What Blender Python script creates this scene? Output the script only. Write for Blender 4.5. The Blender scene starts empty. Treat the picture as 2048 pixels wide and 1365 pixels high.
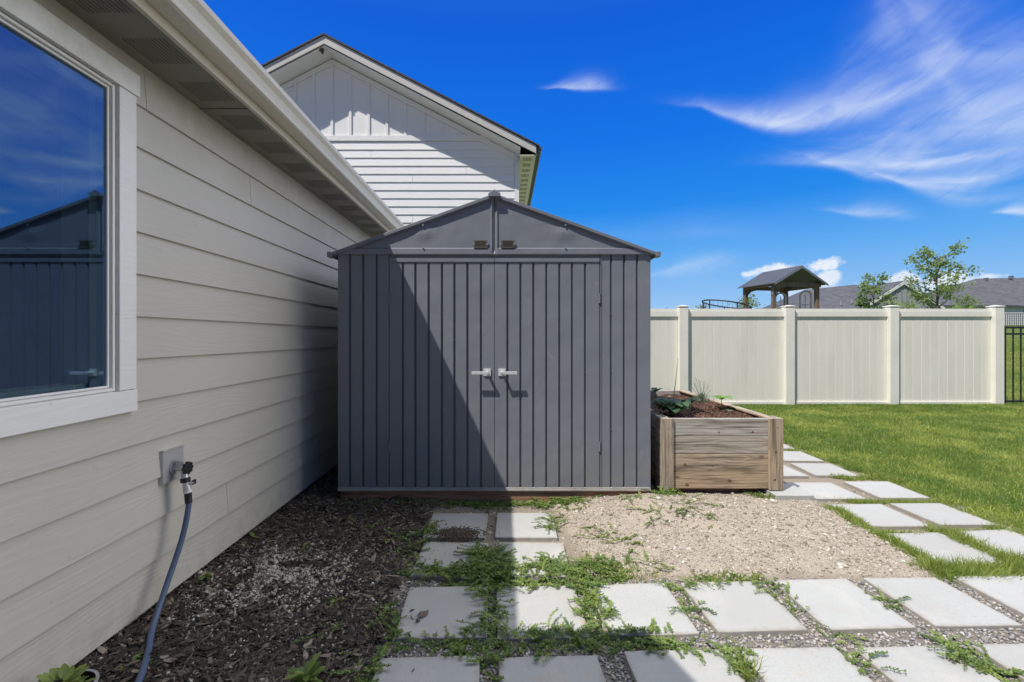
import bpy, bmesh, math, random
import numpy as np
from mathutils import Vector, Matrix
random.seed(7); RNG = np.random.default_rng(11)
scene = bpy.context.scene
COL = scene.collection
R = math.radians

# ------------------------------------------------------------------ calibration
H = 1.30; F = 900.0; CX, CY = 1008.0, 673.0        # eye height, focal (px of a 2048 wide picture), depth vanishing point
def g(px, py, z=0.0):
    Y = F * (H - z) / (py - CY); return ((px - CX) / F * Y, Y)
def at(px, py, Y): return ((px - CX) / F * Y, Y, H + (CY - py) / F * Y)
SUN = Vector((0.481, 0.40, -1.0)).normalized()     # the way the light travels

# ------------------------------------------------------------------ tagging
def tag(o, label=None, cat=None, group=None, kind=None):
    if label: o['label'] = label
    if cat: o['category'] = cat
    if group: o['group'] = group
    if kind: o['kind'] = kind
    return o
def empty(name, loc=(0, 0, 0), label=None, cat=None, group=None, rz=0.0):
    o = bpy.data.objects.new(name, None); COL.objects.link(o)
    o.location = loc; o.rotation_euler = (0, 0, rz); o.empty_display_size = 0.1
    return tag(o, label, cat, group)

# ------------------------------------------------------------------ node helpers
class NT:
    def __init__(s, tree): s.t = tree; s.n = tree.nodes; s.l = tree.links
    def new(s, typ, **kw):
        n = s.n.new(typ)
        for k, v in kw.items(): setattr(n, k, v)
        return n
    def link(s, a, b): s.l.new(a, b)
    def put(s, sock, v):
        if isinstance(v, bpy.types.NodeSocket): s.l.new(v, sock)
        elif v is not None:
            if hasattr(sock, 'default_value'):
                dv = sock.default_value
                if hasattr(dv, '__len__') and not isinstance(v, (int, float)):
                    v = tuple(v)
                    if len(dv) == 4 and len(v) == 3: v = v + (1,)
                sock.default_value = v
    def math(s, op, a, b=None, c=None, clamp=False):
        n = s.new('ShaderNodeMath', operation=op); n.use_clamp = clamp
        s.put(n.inputs[0], a)
        if b is not None: s.put(n.inputs[1], b)
        if c is not None: s.put(n.inputs[2], c)
        return n.outputs[0]
    def vmath(s, op, a, b=None, out=0):
        n = s.new('ShaderNodeVectorMath', operation=op); s.put(n.inputs[0], a)
        if b is not None: s.put(n.inputs[1], b)
        return n.outputs[out]
    def mix(s, f, a, b, blend='MIX'):
        n = s.new('ShaderNodeMix', data_type='RGBA', blend_type=blend)
        s.put(n.inputs[0], f); s.put(n.inputs[6], a); s.put(n.inputs[7], b); return n.outputs[2]
    def ramp(s, f, stops, interp='LINEAR'):
        n = s.new('ShaderNodeValToRGB'); cr = n.color_ramp; cr.interpolation = interp
        while len(cr.elements) < len(stops): cr.elements.new(0.5)
        for e, (p, c) in zip(cr.elements, stops):
            e.position = p
            if isinstance(c, (int, float)): c = (c, c, c)
            e.color = tuple(c) + (1,) if len(c) == 3 else c
        s.put(n.inputs[0], f); return n.outputs[0]
    def smooth(s, v, a, b, lo=0.0, hi=1.0):
        n = s.new('ShaderNodeMapRange', interpolation_type='SMOOTHSTEP')
        s.put(n.inputs[0], v)
        for i, q in enumerate((a, b, lo, hi)): n.inputs[i + 1].default_value = q
        return n.outputs[0]
    def noise(s, vec, scale, detail=3, rough=0.55, dist=0.0, out=0):
        n = s.new('ShaderNodeTexNoise'); s.put(n.inputs['Vector'], vec)
        n.inputs['Scale'].default_value = scale; n.inputs['Detail'].default_value = detail
        n.inputs['Roughness'].default_value = rough; n.inputs['Distortion'].default_value = dist
        return n.outputs[out]
    def mapping(s, vec, scale=(1, 1, 1), loc=(0, 0, 0), rot=(0, 0, 0)):
        n = s.new('ShaderNodeMapping'); s.put(n.inputs[0], vec)
        n.inputs[1].default_value = loc; n.inputs[2].default_value = rot; n.inputs[3].default_value = scale
        return n.outputs[0]
    def attr(s, name, out='Fac'):
        n = s.new('ShaderNodeAttribute'); n.attribute_name = name; return n.outputs[out]
    def bump(s, h, strength=0.3, dist=0.01, normal=None):
        n = s.new('ShaderNodeBump'); n.inputs['Strength'].default_value = strength
        n.inputs['Distance'].default_value = dist; s.put(n.inputs['Height'], h)
        if normal is not None: s.put(n.inputs['Normal'], normal)
        return n.outputs[0]
def mat(name):
    m = bpy.data.materials.new(name); m.use_nodes = True
    t = NT(m.node_tree); b = t.n['Principled BSDF']; return m, t, b
def objco(t, rnd=True):
    tc = t.new('ShaderNodeTexCoord'); v = tc.outputs['Object']
    if rnd:
        oi = t.new('ShaderNodeObjectInfo')
        v = t.vmath('ADD', v, t.vmath('SCALE', (13.1, 7.7, 5.3), None)) if False else v
        k = t.new('ShaderNodeVectorMath', operation='SCALE'); k.inputs[0].default_value = (31.1, 17.7, 11.3)
        t.link(oi.outputs['Random'], k.inputs['Scale']); v = t.vmath('ADD', v, k.outputs[0])
    return v

def paint(name, col, rough=0.5, grime=0.12, bump=0.15, bscale=90, metallic=0.0, gscale=3.0, stretch=(1, 1, 1), grimecol=None):
    m, t, b = mat(name); v = objco(t)
    n1 = t.noise(t.mapping(v, stretch), gscale, 5, 0.6)
    f = t.smooth(n1, 0.42, 0.75, 0.0, grime)
    gc = grimecol or tuple(c * 0.45 for c in col)
    n2 = t.noise(v, gscale * 9, 4, 0.6)
    c = t.mix(f, col, gc)
    c = t.mix(t.smooth(n2, 0.3, 0.8, 0.0, grime * 0.8), c, tuple(min(1, x * 0.72) for x in col))
    t.put(b.inputs['Base Color'], c)
    t.put(b.inputs['Roughness'], t.math('ADD', rough - 0.05, t.math('MULTIPLY', n2, 0.12)))
    b.inputs['Metallic'].default_value = metallic
    if bump: t.put(b.inputs['Normal'], t.bump(t.noise(v, bscale, 3), bump, 0.002))
    return m

def siding_mat(name, col, axis, strength=0.5, grime=0.2):
    m, t, b = mat(name); v = objco(t, False)
    sc = [26, 26, 26]; sc[axis] = 1.6
    lo = [5, 5, 5]; lo[axis] = 0.8
    tone = t.attr('tone')
    off = t.new('ShaderNodeCombineXYZ'); [t.put(off.inputs[i], t.math('MULTIPLY', tone, 37.0 + 9 * i)) for i in range(3)]
    vv = t.vmath('ADD', v, off.outputs[0])
    low = t.noise(t.mapping(vv, lo), 1.0, 2, 0.5)
    ax2 = t.new('ShaderNodeSeparateXYZ'); t.link(vv, ax2.inputs[0])
    ring = t.math('SINE', t.math('ADD', t.math('MULTIPLY', ax2.outputs[2], 150.0), t.math('MULTIPLY', low, 75.0)))
    fine = t.noise(t.mapping(vv, sc), 5.0, 4, 0.7)
    h = t.math('ADD', t.math('MULTIPLY', ring, 0.25), t.math('MULTIPLY', fine, 1.2))
    patch = t.noise(v, 1.7, 4, 0.6)
    c = t.mix(t.smooth(patch, 0.35, 0.75, 0, grime), col, tuple(x * 0.72 for x in col))
    c = t.mix(t.math('MULTIPLY', tone, 0.10), c, tuple(x * 0.8 for x in col))
    spots = t.noise(v, 23, 3, 0.6)
    c = t.mix(t.smooth(spots, 0.66, 0.8, 0, 0.35), c, tuple(x * 0.55 for x in col))
    wz = t.new('ShaderNodeSeparateXYZ'); t.link(v, wz.inputs[0])
    mud = t.math('MULTIPLY', t.smooth(wz.outputs[2], .02, .30, 1.0, 0.0), t.smooth(t.noise(v, 13, 5, .7), .38, .66, 0, .35)); c = t.mix(mud, c, (0.30, 0.25, 0.20))
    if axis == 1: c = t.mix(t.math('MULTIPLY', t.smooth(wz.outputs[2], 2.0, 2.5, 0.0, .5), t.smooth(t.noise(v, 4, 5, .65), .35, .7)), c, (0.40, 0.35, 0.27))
    t.put(b.inputs['Base Color'], c); b.inputs['Roughness'].default_value = 0.55
    t.put(b.inputs['Normal'], t.bump(h, strength, 0.0016))
    return m

def wood_mat(name, axis, across, grey, tan, dark, seed=0.0, bump=0.7, rscale=260.0):
    m, t, b = mat(name); v = objco(t, False)
    tone = t.attr('tone')
    off = t.new('ShaderNodeCombineXYZ'); [t.put(off.inputs[i], t.math('MULTIPLY', tone, 23.0 + 11 * i)) for i in range(3)]
    vv = t.vmath('ADD', v, off.outputs[0])
    lo = [7, 7, 7]; lo[axis] = 1.3
    sc = [30, 30, 30]; sc[axis] = 1.4
    low = t.noise(t.mapping(vv, lo), 1.0, 3, 0.5, 0.4)
    sp = t.new('ShaderNodeSeparateXYZ'); t.link(vv, sp.inputs[0])
    vo = t.new('ShaderNodeTexVoronoi'); kk = [.01, .01, .01]; kk[axis] = 3.0; kk[across] = 6.5
    t.put(vo.inputs['Vector'], t.mapping(vv, kk)); vo.inputs['Scale'].default_value = 1.0
    kd = vo.outputs['Distance']
    knot = t.smooth(kd, 0.04, 0.13, 1.0, 0.0)
    pull = t.smooth(kd, 0.0, 0.5, 1.0, 0.0)
    ph = t.math('ADD', t.math('MULTIPLY', sp.outputs[across], rscale), t.math('ADD', t.math('MULTIPLY', low, 26.0), t.math('MULTIPLY', pull, 7.0)))
    ring = t.math('MULTIPLY_ADD', t.math('SINE', ph), 0.5, 0.5)
    fine = t.noise(t.mapping(vv, sc), 4.0, 5, 0.75)
    broad = t.noise(t.mapping(vv, lo), 1.6, 3)
    base = t.mix(t.smooth(t.math('ADD', t.math('MULTIPLY', tone, 0.8), t.math('MULTIPLY', broad, 0.55)), 0.3, 0.95), grey, tan)
    c = t.mix(t.math('MULTIPLY', ring, 0.34), base, dark)
    stc = [9, 9, 9]; stc[axis] = 0.9
    c = t.mix(t.smooth(t.noise(t.mapping(vv, stc), 2.2, 4, .6, .5), .46, .70, 0, .8), c, tuple(x * 0.8 for x in dark))
    crk = [60, 60, 60]; crk[axis] = 1.1
    c = t.mix(t.smooth(t.noise(t.mapping(vv, crk), 2.0, 3, .6), .57, .66, 0, .85), c, tuple(x * 0.3 for x in dark))
    c = t.mix(t.smooth(fine, 0.45, 0.8, 0, 0.55), c, tuple(x * 0.6 for x in dark))
    c = t.mix(t.smooth(fine, 0.5, 0.2, 0, 0.35), c, tuple(min(1, x * 1.35) for x in grey))
    c = t.mix(t.math('MULTIPLY', knot, 0.75), c, tuple(x * 0.55 for x in dark))
    t.put(b.inputs['Base Color'], c); b.inputs['Roughness'].default_value = 0.85
    h = t.math('ADD', t.math('MULTIPLY', ring, -0.35), t.math('MULTIPLY', fine, -1.0))
    t.put(b.inputs['Normal'], t.bump(h, bump, 0.002))
    return m

def leaf_mat(name, dark, light, trans=0.3):
    m, t, b = mat(name); tone = t.attr('tone')
    c = t.mix(tone, dark, light)
    v = objco(t, False); n = t.noise(v, 60, 2)
    c = t.mix(t.smooth(n, 0.3, 0.8, 0, 0.35), c, tuple(x * 0.6 for x in dark))
    t.put(b.inputs['Base Color'], c); b.inputs['Roughness'].default_value = 0.5
    tr = t.new('ShaderNodeBsdfTranslucent'); t.put(tr.inputs[0], t.mix(0.4, c, tuple(min(1, x * 1.6) for x in light)))
    mx = t.new('ShaderNodeMixShader'); mx.inputs[0].default_value = trans
    t.link(b.outputs[0], mx.inputs[1]); t.link(tr.outputs[0], mx.inputs[2])
    t.link(mx.outputs[0], t.n['Material Output'].inputs[0]); return m
def tone_mat(name, stops, rough=0.8, bump=0.5, bscale=120, vary=0.3):
    m, t, b = mat(name); tone = t.attr('tone'); v = objco(t, False)
    n = t.noise(v, bscale, 3)
    c = t.ramp(tone, stops)
    c = t.mix(t.smooth(n, 0.35, 0.75, 0, vary), c, t.mix(1.0, c, (0.45, 0.45, 0.45), 'MULTIPLY'))
    t.put(b.inputs['Base Color'], c); b.inputs['Roughness'].default_value = rough
    t.put(b.inputs['Normal'], t.bump(n, bump, 0.002)); return m
def shingle_mat(name, c1, c2, sx=3.2, sy=7.0, axis='Y'):
    m, t, b = mat(name); v = objco(t, False)
    sp = t.new('ShaderNodeSeparateXYZ'); t.link(v, sp.inputs[0])
    cb = t.new('ShaderNodeCombineXYZ')
    a = sp.outputs[1] if axis == 'Y' else sp.outputs[0]
    t.put(cb.inputs[0], a); t.put(cb.inputs[1], t.math('MULTIPLY', sp.outputs[2], 2.1))
    br = t.new('ShaderNodeTexBrick'); t.link(cb.outputs[0], br.inputs[0])
    br.inputs['Scale'].default_value = 1.0; br.inputs['Brick Width'].default_value = 0.31; br.inputs['Row Height'].default_value = 0.145
    br.inputs['Mortar Size'].default_value = 0.006; br.inputs['Mortar Smooth'].default_value = 0.4
    br.inputs['Color1'].default_value = c1 + (1,); br.inputs['Color2'].default_value = c2 + (1,)
    br.inputs['Mortar'].default_value = tuple(x * 0.35 for x in c1) + (1,)
    n = t.noise(v, 220, 2); n2 = t.noise(v, 1.3, 3)
    c = t.mix(t.smooth(n, 0.3, 0.7, 0, 0.35), br.outputs[0], tuple(x * 1.8 for x in c2))
    c = t.mix(t.smooth(n2, 0.35, 0.7, 0, 0.3), c, tuple(x * 0.6 for x in c1))
    t.put(b.inputs['Base Color'], c); b.inputs['Roughness'].default_value = 0.9
    t.put(b.inputs['Normal'], t.bump(t.math('ADD', n, t.math('MULTIPLY', br.outputs['Fac'], -2.0)), 0.5, 0.004)); return m

M = {}
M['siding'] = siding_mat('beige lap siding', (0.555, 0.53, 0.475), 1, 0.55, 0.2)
M['siding_far'] = siding_mat('white lap siding', (0.88, 0.87, 0.85), 0, 0.8, 0.12)
M['batten'] = siding_mat('white board and batten', (0.88, 0.87, 0.85), 2, 0.6, 0.12)
M['trim'] = siding_mat('window trim paint', (0.82, 0.81, 0.785), 1, 0.5, 0.15)
M['gap'] = paint('dark joint', (0.10, 0.085, 0.06), 0.9, 0, 0)
M['fascia'] = paint('fascia paint', (0.62, 0.57, 0.46), 0.5, 0.35, 0.2, 80, stretch=(1, 0.3, 3))
M['gutter'] = paint('gutter enamel', (0.70, 0.66, 0.57), 0.35, 0.22, 0.05, 80, gscale=2, stretch=(4, 0.4, 1))
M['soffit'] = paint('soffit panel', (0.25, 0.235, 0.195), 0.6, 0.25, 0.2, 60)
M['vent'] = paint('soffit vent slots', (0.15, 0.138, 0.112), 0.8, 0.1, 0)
M['vinylwin'] = paint('window vinyl', (0.80, 0.79, 0.76), 0.35, 0.08, 0.05)
M['concrete'] = paint('foundation concrete', (0.42, 0.39, 0.34), 0.9, 0.4, 0.5, 60)
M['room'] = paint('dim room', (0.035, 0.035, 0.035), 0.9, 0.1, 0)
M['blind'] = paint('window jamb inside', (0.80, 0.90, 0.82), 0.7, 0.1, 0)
M['shingle'] = shingle_mat('asphalt shingles', (0.05, 0.052, 0.058), (0.085, 0.085, 0.09))
M['shingle_x'] = shingle_mat('asphalt shingles far', (0.055, 0.058, 0.070), (0.10, 0.103, 0.118), axis='X')
M['shed'] = None
def shed_mat():
    m, t, b = mat('charcoal painted steel'); v = objco(t, False)
    n = t.noise(v, 1.4, 4, 0.6); streak = t.noise(t.mapping(v, (14, 14, 0.8)), 1.0, 4, 0.65)
    c = t.mix(t.smooth(n, 0.35, 0.7, 0, 0.3), (0.176, 0.191, 0.220), (0.208, 0.214, 0.230))
    c = t.mix(t.smooth(streak, 0.5, 0.85, 0, 0.35), c, (0.17, 0.165, 0.155))
    # dusty scuffs
    sc = t.noise(t.mapping(v, (3, 3, 1.6)), 2.2, 6, 0.7, 1.2)
    c = t.mix(t.smooth(sc, 0.60, 0.74, 0, 0.45), c, (0.32, 0.31, 0.29))
    sp = t.new('ShaderNodeSeparateXYZ'); t.link(v, sp.inputs[0])
    low = t.smooth(sp.outputs[2], 0.12, 0.45, 0.32, 0.0)
    c = t.mix(t.math('MULTIPLY', low, t.smooth(t.noise(v, 16, 4), 0.3, 0.7)), c, (0.25, 0.22, 0.18))
    t.put(b.inputs['Base Color'], c)
    t.put(b.inputs['Roughness'], t.math('ADD', 0.40, t.math('MULTIPLY', n, 0.2)))
    b.inputs['Metallic'].default_value = 0.0
    warp = t.noise(v, 3.0, 2); orange = t.noise(v, 350, 2)
    nn = t.bump(warp, 0.5, 0.03); t.put(b.inputs['Normal'], t.bump(orange, 0.12, 0.0006, nn)); return m
M['shed'] = shed_mat()
M['shed_trim'] = paint('charcoal trim steel', (0.186, 0.198, 0.224), 0.4, 0.25, 0.1, 200)
M['black'] = paint('black plastic', (0.018, 0.018, 0.02), 0.45, 0.1, 0.1)
M['blackmetal'] = paint('black powder coat', (0.02, 0.02, 0.022), 0.4, 0.1, 0.05)
M['handle'] = paint('satin nickel', (0.72, 0.72, 0.71), 0.38, 0.1, 0, metallic=0.35)
M['screw'] = paint('zinc screw', (0.55, 0.55, 0.56), 0.35, 0.1, 0, metallic=0.8)
M['brass'] = paint('aged metal', (0.62, 0.61, 0.60), 0.4, 0.3, 0.1, metallic=0.45)
M['sill'] = paint('pale floor frame', (0.36, 0.34, 0.31), 0.8, 0.7, 0.3, 60)
M['redwood'] = wood_mat('reddish timber', 0, 2, (0.30, 0.18, 0.12), (0.36, 0.2, 0.12), (0.16, 0.08, 0.05))
GREY, TAN, DRK = (0.46, 0.435, 0.39), (0.50, 0.37, 0.235), (0.155, 0.108, 0.072)
M['wood_x'] = wood_mat('weathered planks across', 0, 2, GREY, TAN, DRK)
M['wood_y'] = wood_mat('weathered planks along', 1, 2, GREY, TAN, DRK)
M['wood_z'] = wood_mat('weathered corner boards', 2, 0, (0.42, 0.38, 0.32), TAN, DRK, rscale=240)
M['knotwood'] = paint('dark knot', (0.15, 0.09, 0.05), 0.85, 0.5, 0.6, 150, gscale=60)
M['playwood'] = wood_mat('playset timber', 2, 0, (0.23, 0.18, 0.13), (0.28, 0.2, 0.13), (0.1, 0.07, 0.05))
M['vinyl'] = paint('tan vinyl fence', (0.84, 0.80, 0.72), 0.42, 0.14, 0.05, 40, stretch=(1.5, 1.5, 0.35), gscale=2.5)
M['vinyl2'] = paint('vinyl fence rail', (0.87, 0.835, 0.755), 0.42, 0.14, 0.05, 40)
M['hose'] = paint('blue hose rubber', (0.085, 0.12, 0.21), 0.5, 0.3, 0.1, 200)
M['pot'] = paint('nursery pot', (0.02, 0.02, 0.022), 0.4, 0.2, 0.05)
M['label_white'] = paint('pot rim', (0.33, 0.33, 0.34), 0.5, 0.1, 0)
M['weed'] = leaf_mat('creeping weed leaves', (0.065, 0.14, 0.03), (0.30, 0.37, 0.09), 0.32)
M['grass'] = leaf_mat('lawn blades', (0.07, 0.165, 0.018), (0.50, 0.53, 0.13), 0.36)
M['tree_leaf'] = leaf_mat('tree leaves', (0.07, 0.14, 0.03), (0.30, 0.40, 0.12), 0.4)
M['squash'] = leaf_mat('dark broad leaves', (0.03, 0.085, 0.025), (0.08, 0.17, 0.05), 0.2)
M['bright'] = leaf_mat('bright seedling leaves', (0.16, 0.30, 0.05), (0.30, 0.45, 0.10), 0.4)
M['lavender'] = leaf_mat('grey green herb', (0.13, 0.19, 0.12), (0.28, 0.34, 0.24), 0.2)
M['bark'] = tone_mat('tree bark', [(0, (0.12, 0.09, 0.07)), (1, (0.22, 0.17, 0.13))])
M['mulch'] = tone_mat('bark mulch chips', [(0, (0.024, 0.018, 0.013)), (0.45, (0.075, 0.058, 0.044)), (0.8, (0.17, 0.138, 0.105)), (1, (0.34, 0.285, 0.23))], 0.8, 0.6, 180)
M['tan_gravel'] = tone_mat('tan crushed gravel', [(0, (0.19, 0.16, 0.125)), (0.5, (0.38, 0.325, 0.265)), (0.85, (0.50, 0.45, 0.39)), (1, (0.68, 0.65, 0.60))], 0.9, 0.5, 90)
M['pebble'] = tone_mat('grey river pebbles', [(0, (0.10, 0.10, 0.11)), (0.3, (0.24, 0.23, 0.23)), (0.55, (0.42, 0.36, 0.29)), (0.8, (0.30, 0.30, 0.32)), (1, (0.6, 0.56, 0.5))], 0.7, 0.3, 150)
M['soil'] = tone_mat('planter compost', [(0, (0.035, 0.018, 0.012)), (0.6, (0.12, 0.055, 0.035)), (1, (0.26, 0.15, 0.1))], 0.9, 0.6, 200)
def paver_mat():
    m, t, b = mat('cast concrete paver'); v = objco(t)
    n = t.noise(v, 2.6, 5, 0.6); f = t.noise(v, 180, 3, 0.7); sp = t.noise(v, 75, 2, 0.5)
    c = t.mix(t.smooth(n, 0.35, 0.72, 0, 0.45), (0.445, 0.45, 0.44), (0.355, 0.35, 0.33))
    c = t.mix(t.smooth(f, 0.3, 0.75, 0, 0.5), c, (0.28, 0.27, 0.255))
    c = t.mix(t.smooth(sp, 0.73, 0.78, 0, 0.7), c, (0.16, 0.15, 0.14))
    oi = t.new('ShaderNodeObjectInfo'); c = t.mix(t.smooth(oi.outputs['Random'], 0, 1, 0, .42), c, (0.33, 0.325, 0.31))
    c = t.mix(t.smooth(t.noise(v, 1.6, 6, .7, 1.2), .5, .72, 0, .45), c, (0.50, 0.48, 0.44))
    st = t.noise(v, 5.5, 5, 0.65, 0.8)
    c = t.mix(t.smooth(st, 0.56, 0.74, 0, 0.6), c, (0.42, 0.35, 0.27))
    tc2 = t.new('ShaderNodeTexCoord'); se = t.new('ShaderNodeSeparateXYZ'); t.link(tc2.outputs['Object'], se.inputs[0])
    ed = t.math('MAXIMUM', t.math('ABSOLUTE', se.outputs[0]), t.math('ABSOLUTE', se.outputs[1])); ed = t.math('ADD', ed, t.math('MULTIPLY', t.math('SUBTRACT', t.noise(v, 22, 4, .7), .5), .07))
    c = t.mix(t.smooth(ed, .178, .212, 0, .6), c, (0.27, 0.225, 0.175))
    t.put(b.inputs['Base Color'], c); b.inputs['Roughness'].default_value = 0.9
    t.put(b.inputs['Normal'], t.bump(t.math('ADD', f, t.math('MULTIPLY', t.smooth(sp, 0.7, 0.78), -1.5)), 0.5, 0.0015)); return m
M['paver'] = paver_mat()
def glass_mat(name, refl, tint):
    m, t, b = mat(name); t.n.remove(b)
    tr = t.new('ShaderNodeBsdfTransparent'); tr.inputs[0].default_value = (0.86, 0.95, 0.92, 1)
    gl = t.new('ShaderNodeBsdfGlossy'); gl.inputs[0].default_value = tint + (1,); gl.inputs['Roughness'].default_value = 0.015
    v = objco(t, False); t.put(gl.inputs['Normal'], t.bump(t.noise(v, 1.2, 0), 0.015, 0.02))
    mx = t.new('ShaderNodeMixShader'); mx.inputs[0].default_value = refl
    t.link(tr.outputs[0], mx.inputs[1]); t.link(gl.outputs[0], mx.inputs[2])
    t.link(mx.outputs[0], t.n['Material Output'].inputs[0]); return m
M['glass'] = glass_mat('window glass', 0.50, (0.22, 0.33, 0.52))
M['farglass'] = glass_mat('far window glass', 0.3, (0.8, 0.85, 0.9))

# ------------------------------------------------------------------ mesh builder
class MB:
    def __init__(s): s.v = []; s.f = []; s.t = []; s.tone = 0.5
    def add(s, vs, fs):
        o = len(s.v); s.v += [tuple(p) for p in vs]; s.f += [tuple(o + i for i in f) for f in fs]; s.t += [s.tone] * len(fs); return s
    def box(s, x0, x1, y0, y1, z0, z1, rot=None, piv=None):
        vs = [(x, y, z) for x in (x0, x1) for y in (y0, y1) for z in (z0, z1)]
        if rot is not None:
            c = Vector(piv or ((x0 + x1) / 2, (y0 + y1) / 2, (z0 + z1) / 2)); vs = [tuple(rot @ (Vector(p) - c) + c) for p in vs]
        return s.add(vs, [(0, 1, 3, 2), (4, 6, 7, 5), (0, 4, 5, 1), (2, 3, 7, 6), (0, 2, 6, 4), (1, 5, 7, 3)])
    def prism(s, poly, axis, a, b):
        """poly: list of 2D points in the other two axes (in order), extruded along axis from a to b"""
        n = len(poly); vs = []
        for q in (a, b):
            for p in poly:
                c = list(p); c.insert(axis, q); vs.append(tuple(c))
        fs = [tuple(range(n)), tuple(range(2 * n - 1, n - 1, -1))] + [(i, (i + 1) % n, n + (i + 1) % n, n + i) for i in range(n)]
        return s.add(vs, fs)
    def tube(s, pts, r, n=10, caps=True):
        pts = [Vector(p) for p in pts]; rs = r if hasattr(r, '__len__') else [r] * len(pts)
        vs = []; up = None
        for i, p in enumerate(pts):
            d = (pts[min(i + 1, len(pts) - 1)] - pts[max(i - 1, 0)]).normalized()
            if up is None: up = d.orthogonal().normalized()
            u = (up - d * up.dot(d)).normalized(); w = d.cross(u); up = u
            for k in range(n):
                a = 2 * math.pi * k / n; vs.append(tuple(p + (u * math.cos(a) + w * math.sin(a)) * rs[i]))
        fs = [(i * n + k, i * n + (k + 1) % n, (i + 1) * n + (k + 1) % n, (i + 1) * n + k) for i in range(len(pts) - 1) for k in range(n)]
        if caps: fs += [tuple(range(n - 1, -1, -1)), tuple(range((len(pts) - 1) * n, len(pts) * n))]
        return s.add(vs, fs)
    def build(s, name, m, parent=None, bevel=0.0, smooth=False, seg=2, fixn=True):
        me = bpy.data.meshes.new(name); me.from_pydata(s.v, [], s.f)
        if fixn:
            bm = bmesh.new(); bm.from_mesh(me); bmesh.ops.recalc_face_normals(bm, faces=bm.faces); bm.to_mesh(me); bm.free()
        a = me.attributes.new('tone', 'FLOAT', 'FACE'); a.data.foreach_set('value', s.t)
        me.materials.append(m); o = bpy.data.objects.new(name, me); COL.objects.link(o)
        if smooth: me.polygons.foreach_set('use_smooth', [True] * len(me.polygons))
        if bevel:
            b = o.modifiers.new('Bevel', 'BEVEL'); b.width = bevel; b.segments = seg; b.limit_method = 'ANGLE'; b.angle_limit = R(35)
        if parent is not None: o.parent = parent
        return o

def catmull(P, n=8):
    P = [Vector(p) for p in P]; Q = [2 * P[0] - P[1]] + P + [2 * P[-1] - P[-2]]; out = []
    for i in range(1, len(Q) - 2):
        a, b, c, d = Q[i - 1:i + 3]
        for k in range(n):
            t = k / n; out.append(0.5 * ((2 * b) + (c - a) * t + (2 * a - 5 * b + 4 * c - d) * t * t + (3 * b - a - 3 * c + d) * t ** 3))
    out.append(P[-1]); return out

def big_mesh(name, V, T, tone, m, parent=None, smooth=False):
    me = bpy.data.meshes.new(name); V = np.asarray(V, np.float32); T = np.asarray(T, np.int32); k = T.shape[1]
    me.vertices.add(len(V)); me.vertices.foreach_set('co', V.ravel())
    me.loops.add(T.size); me.loops.foreach_set('vertex_index', T.ravel())
    me.polygons.add(len(T)); me.polygons.foreach_set('loop_start', np.arange(0, T.size, k, dtype=np.int32))
    me.update(calc_edges=True)
    a = me.attributes.new('tone', 'FLOAT', 'FACE'); a.data.foreach_set('value', np.asarray(tone, np.float32))
    if smooth: me.polygons.foreach_set('use_smooth', np.ones(len(T), bool))
    me.materials.append(m); o = bpy.data.objects.new(name, me); COL.objects.link(o)
    if parent is not None: o.parent = parent
    return o
def eul(rx, ry, rz):
    cx, sx, cy, sy, cz, sz = np.cos(rx), np.sin(rx), np.cos(ry), np.sin(ry), np.cos(rz), np.sin(rz)
    return np.stack([np.stack([cz * cy, cz * sy * sx - sz * cx, cz * sy * cx + sz * sx], -1),
                     np.stack([sz * cy, sz * sy * sx + cz * cx, sz * sy * cx - cz * sx], -1),
                     np.stack([-sy, cy * sx, cy * cx], -1)], -2)
def scatter(tmpl, P, S, Rm):
    """tmpl (verts, tris); P (N,3); S (N,3); Rm (N,3,3) -> V, T"""
    tv, tt = np.asarray(tmpl[0], float), np.asarray(tmpl[1], int); N = len(P)
    V = np.einsum('nij,nvj->nvi', Rm, tv[None] * S[:, None, :]) + P[:, None, :]
    T = tt[None] + (np.arange(N) * len(tv))[:, None, None]
    return V.reshape(-1, 3), T.reshape(-1, tt.shape[1])
def multi(name, parts, m, parent=None, smooth=False):
    Vs, Ts, To = [], [], []; o = 0
    for (V, T, tn) in parts:
        k = len(T) // max(1, len(tn)); Vs.append(V); Ts.append(T + o); To.append(np.repeat(tn, k)); o += len(V)
    return big_mesh(name, np.concatenate(Vs), np.concatenate(Ts), np.concatenate(To), m, parent, smooth)

def vnoise(x, y, s, seed=0):
    x = np.asarray(x, float) * s + seed * 17.3; y = np.asarray(y, float) * s - seed * 9.1
    xi, yi = np.floor(x).astype(np.int64), np.floor(y).astype(np.int64); fx, fy = x - xi, y - yi
    fx, fy = fx * fx * (3 - 2 * fx), fy * fy * (3 - 2 * fy)
    def h(a, b):
        n = np.sin(a * 127.1 + b * 311.7 + seed * 74.7) * 43758.5453; return n - np.floor(n)
    return (h(xi, yi) * (1 - fx) + h(xi + 1, yi) * fx) * (1 - fy) + (h(xi, yi + 1) * (1 - fx) + h(xi + 1, yi + 1) * fx) * fy
def fbm(x, y, s, seed=0): return vnoise(x, y, s, seed) * .5 + vnoise(x, y, s * 2.1, seed + 1) * .3 + vnoise(x, y, s * 4.3, seed + 2) * .2
def sst(v, a, b):
    t = np.clip((v - a) / (b - a), 0, 1); return t * t * (3 - 2 * t)

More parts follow.
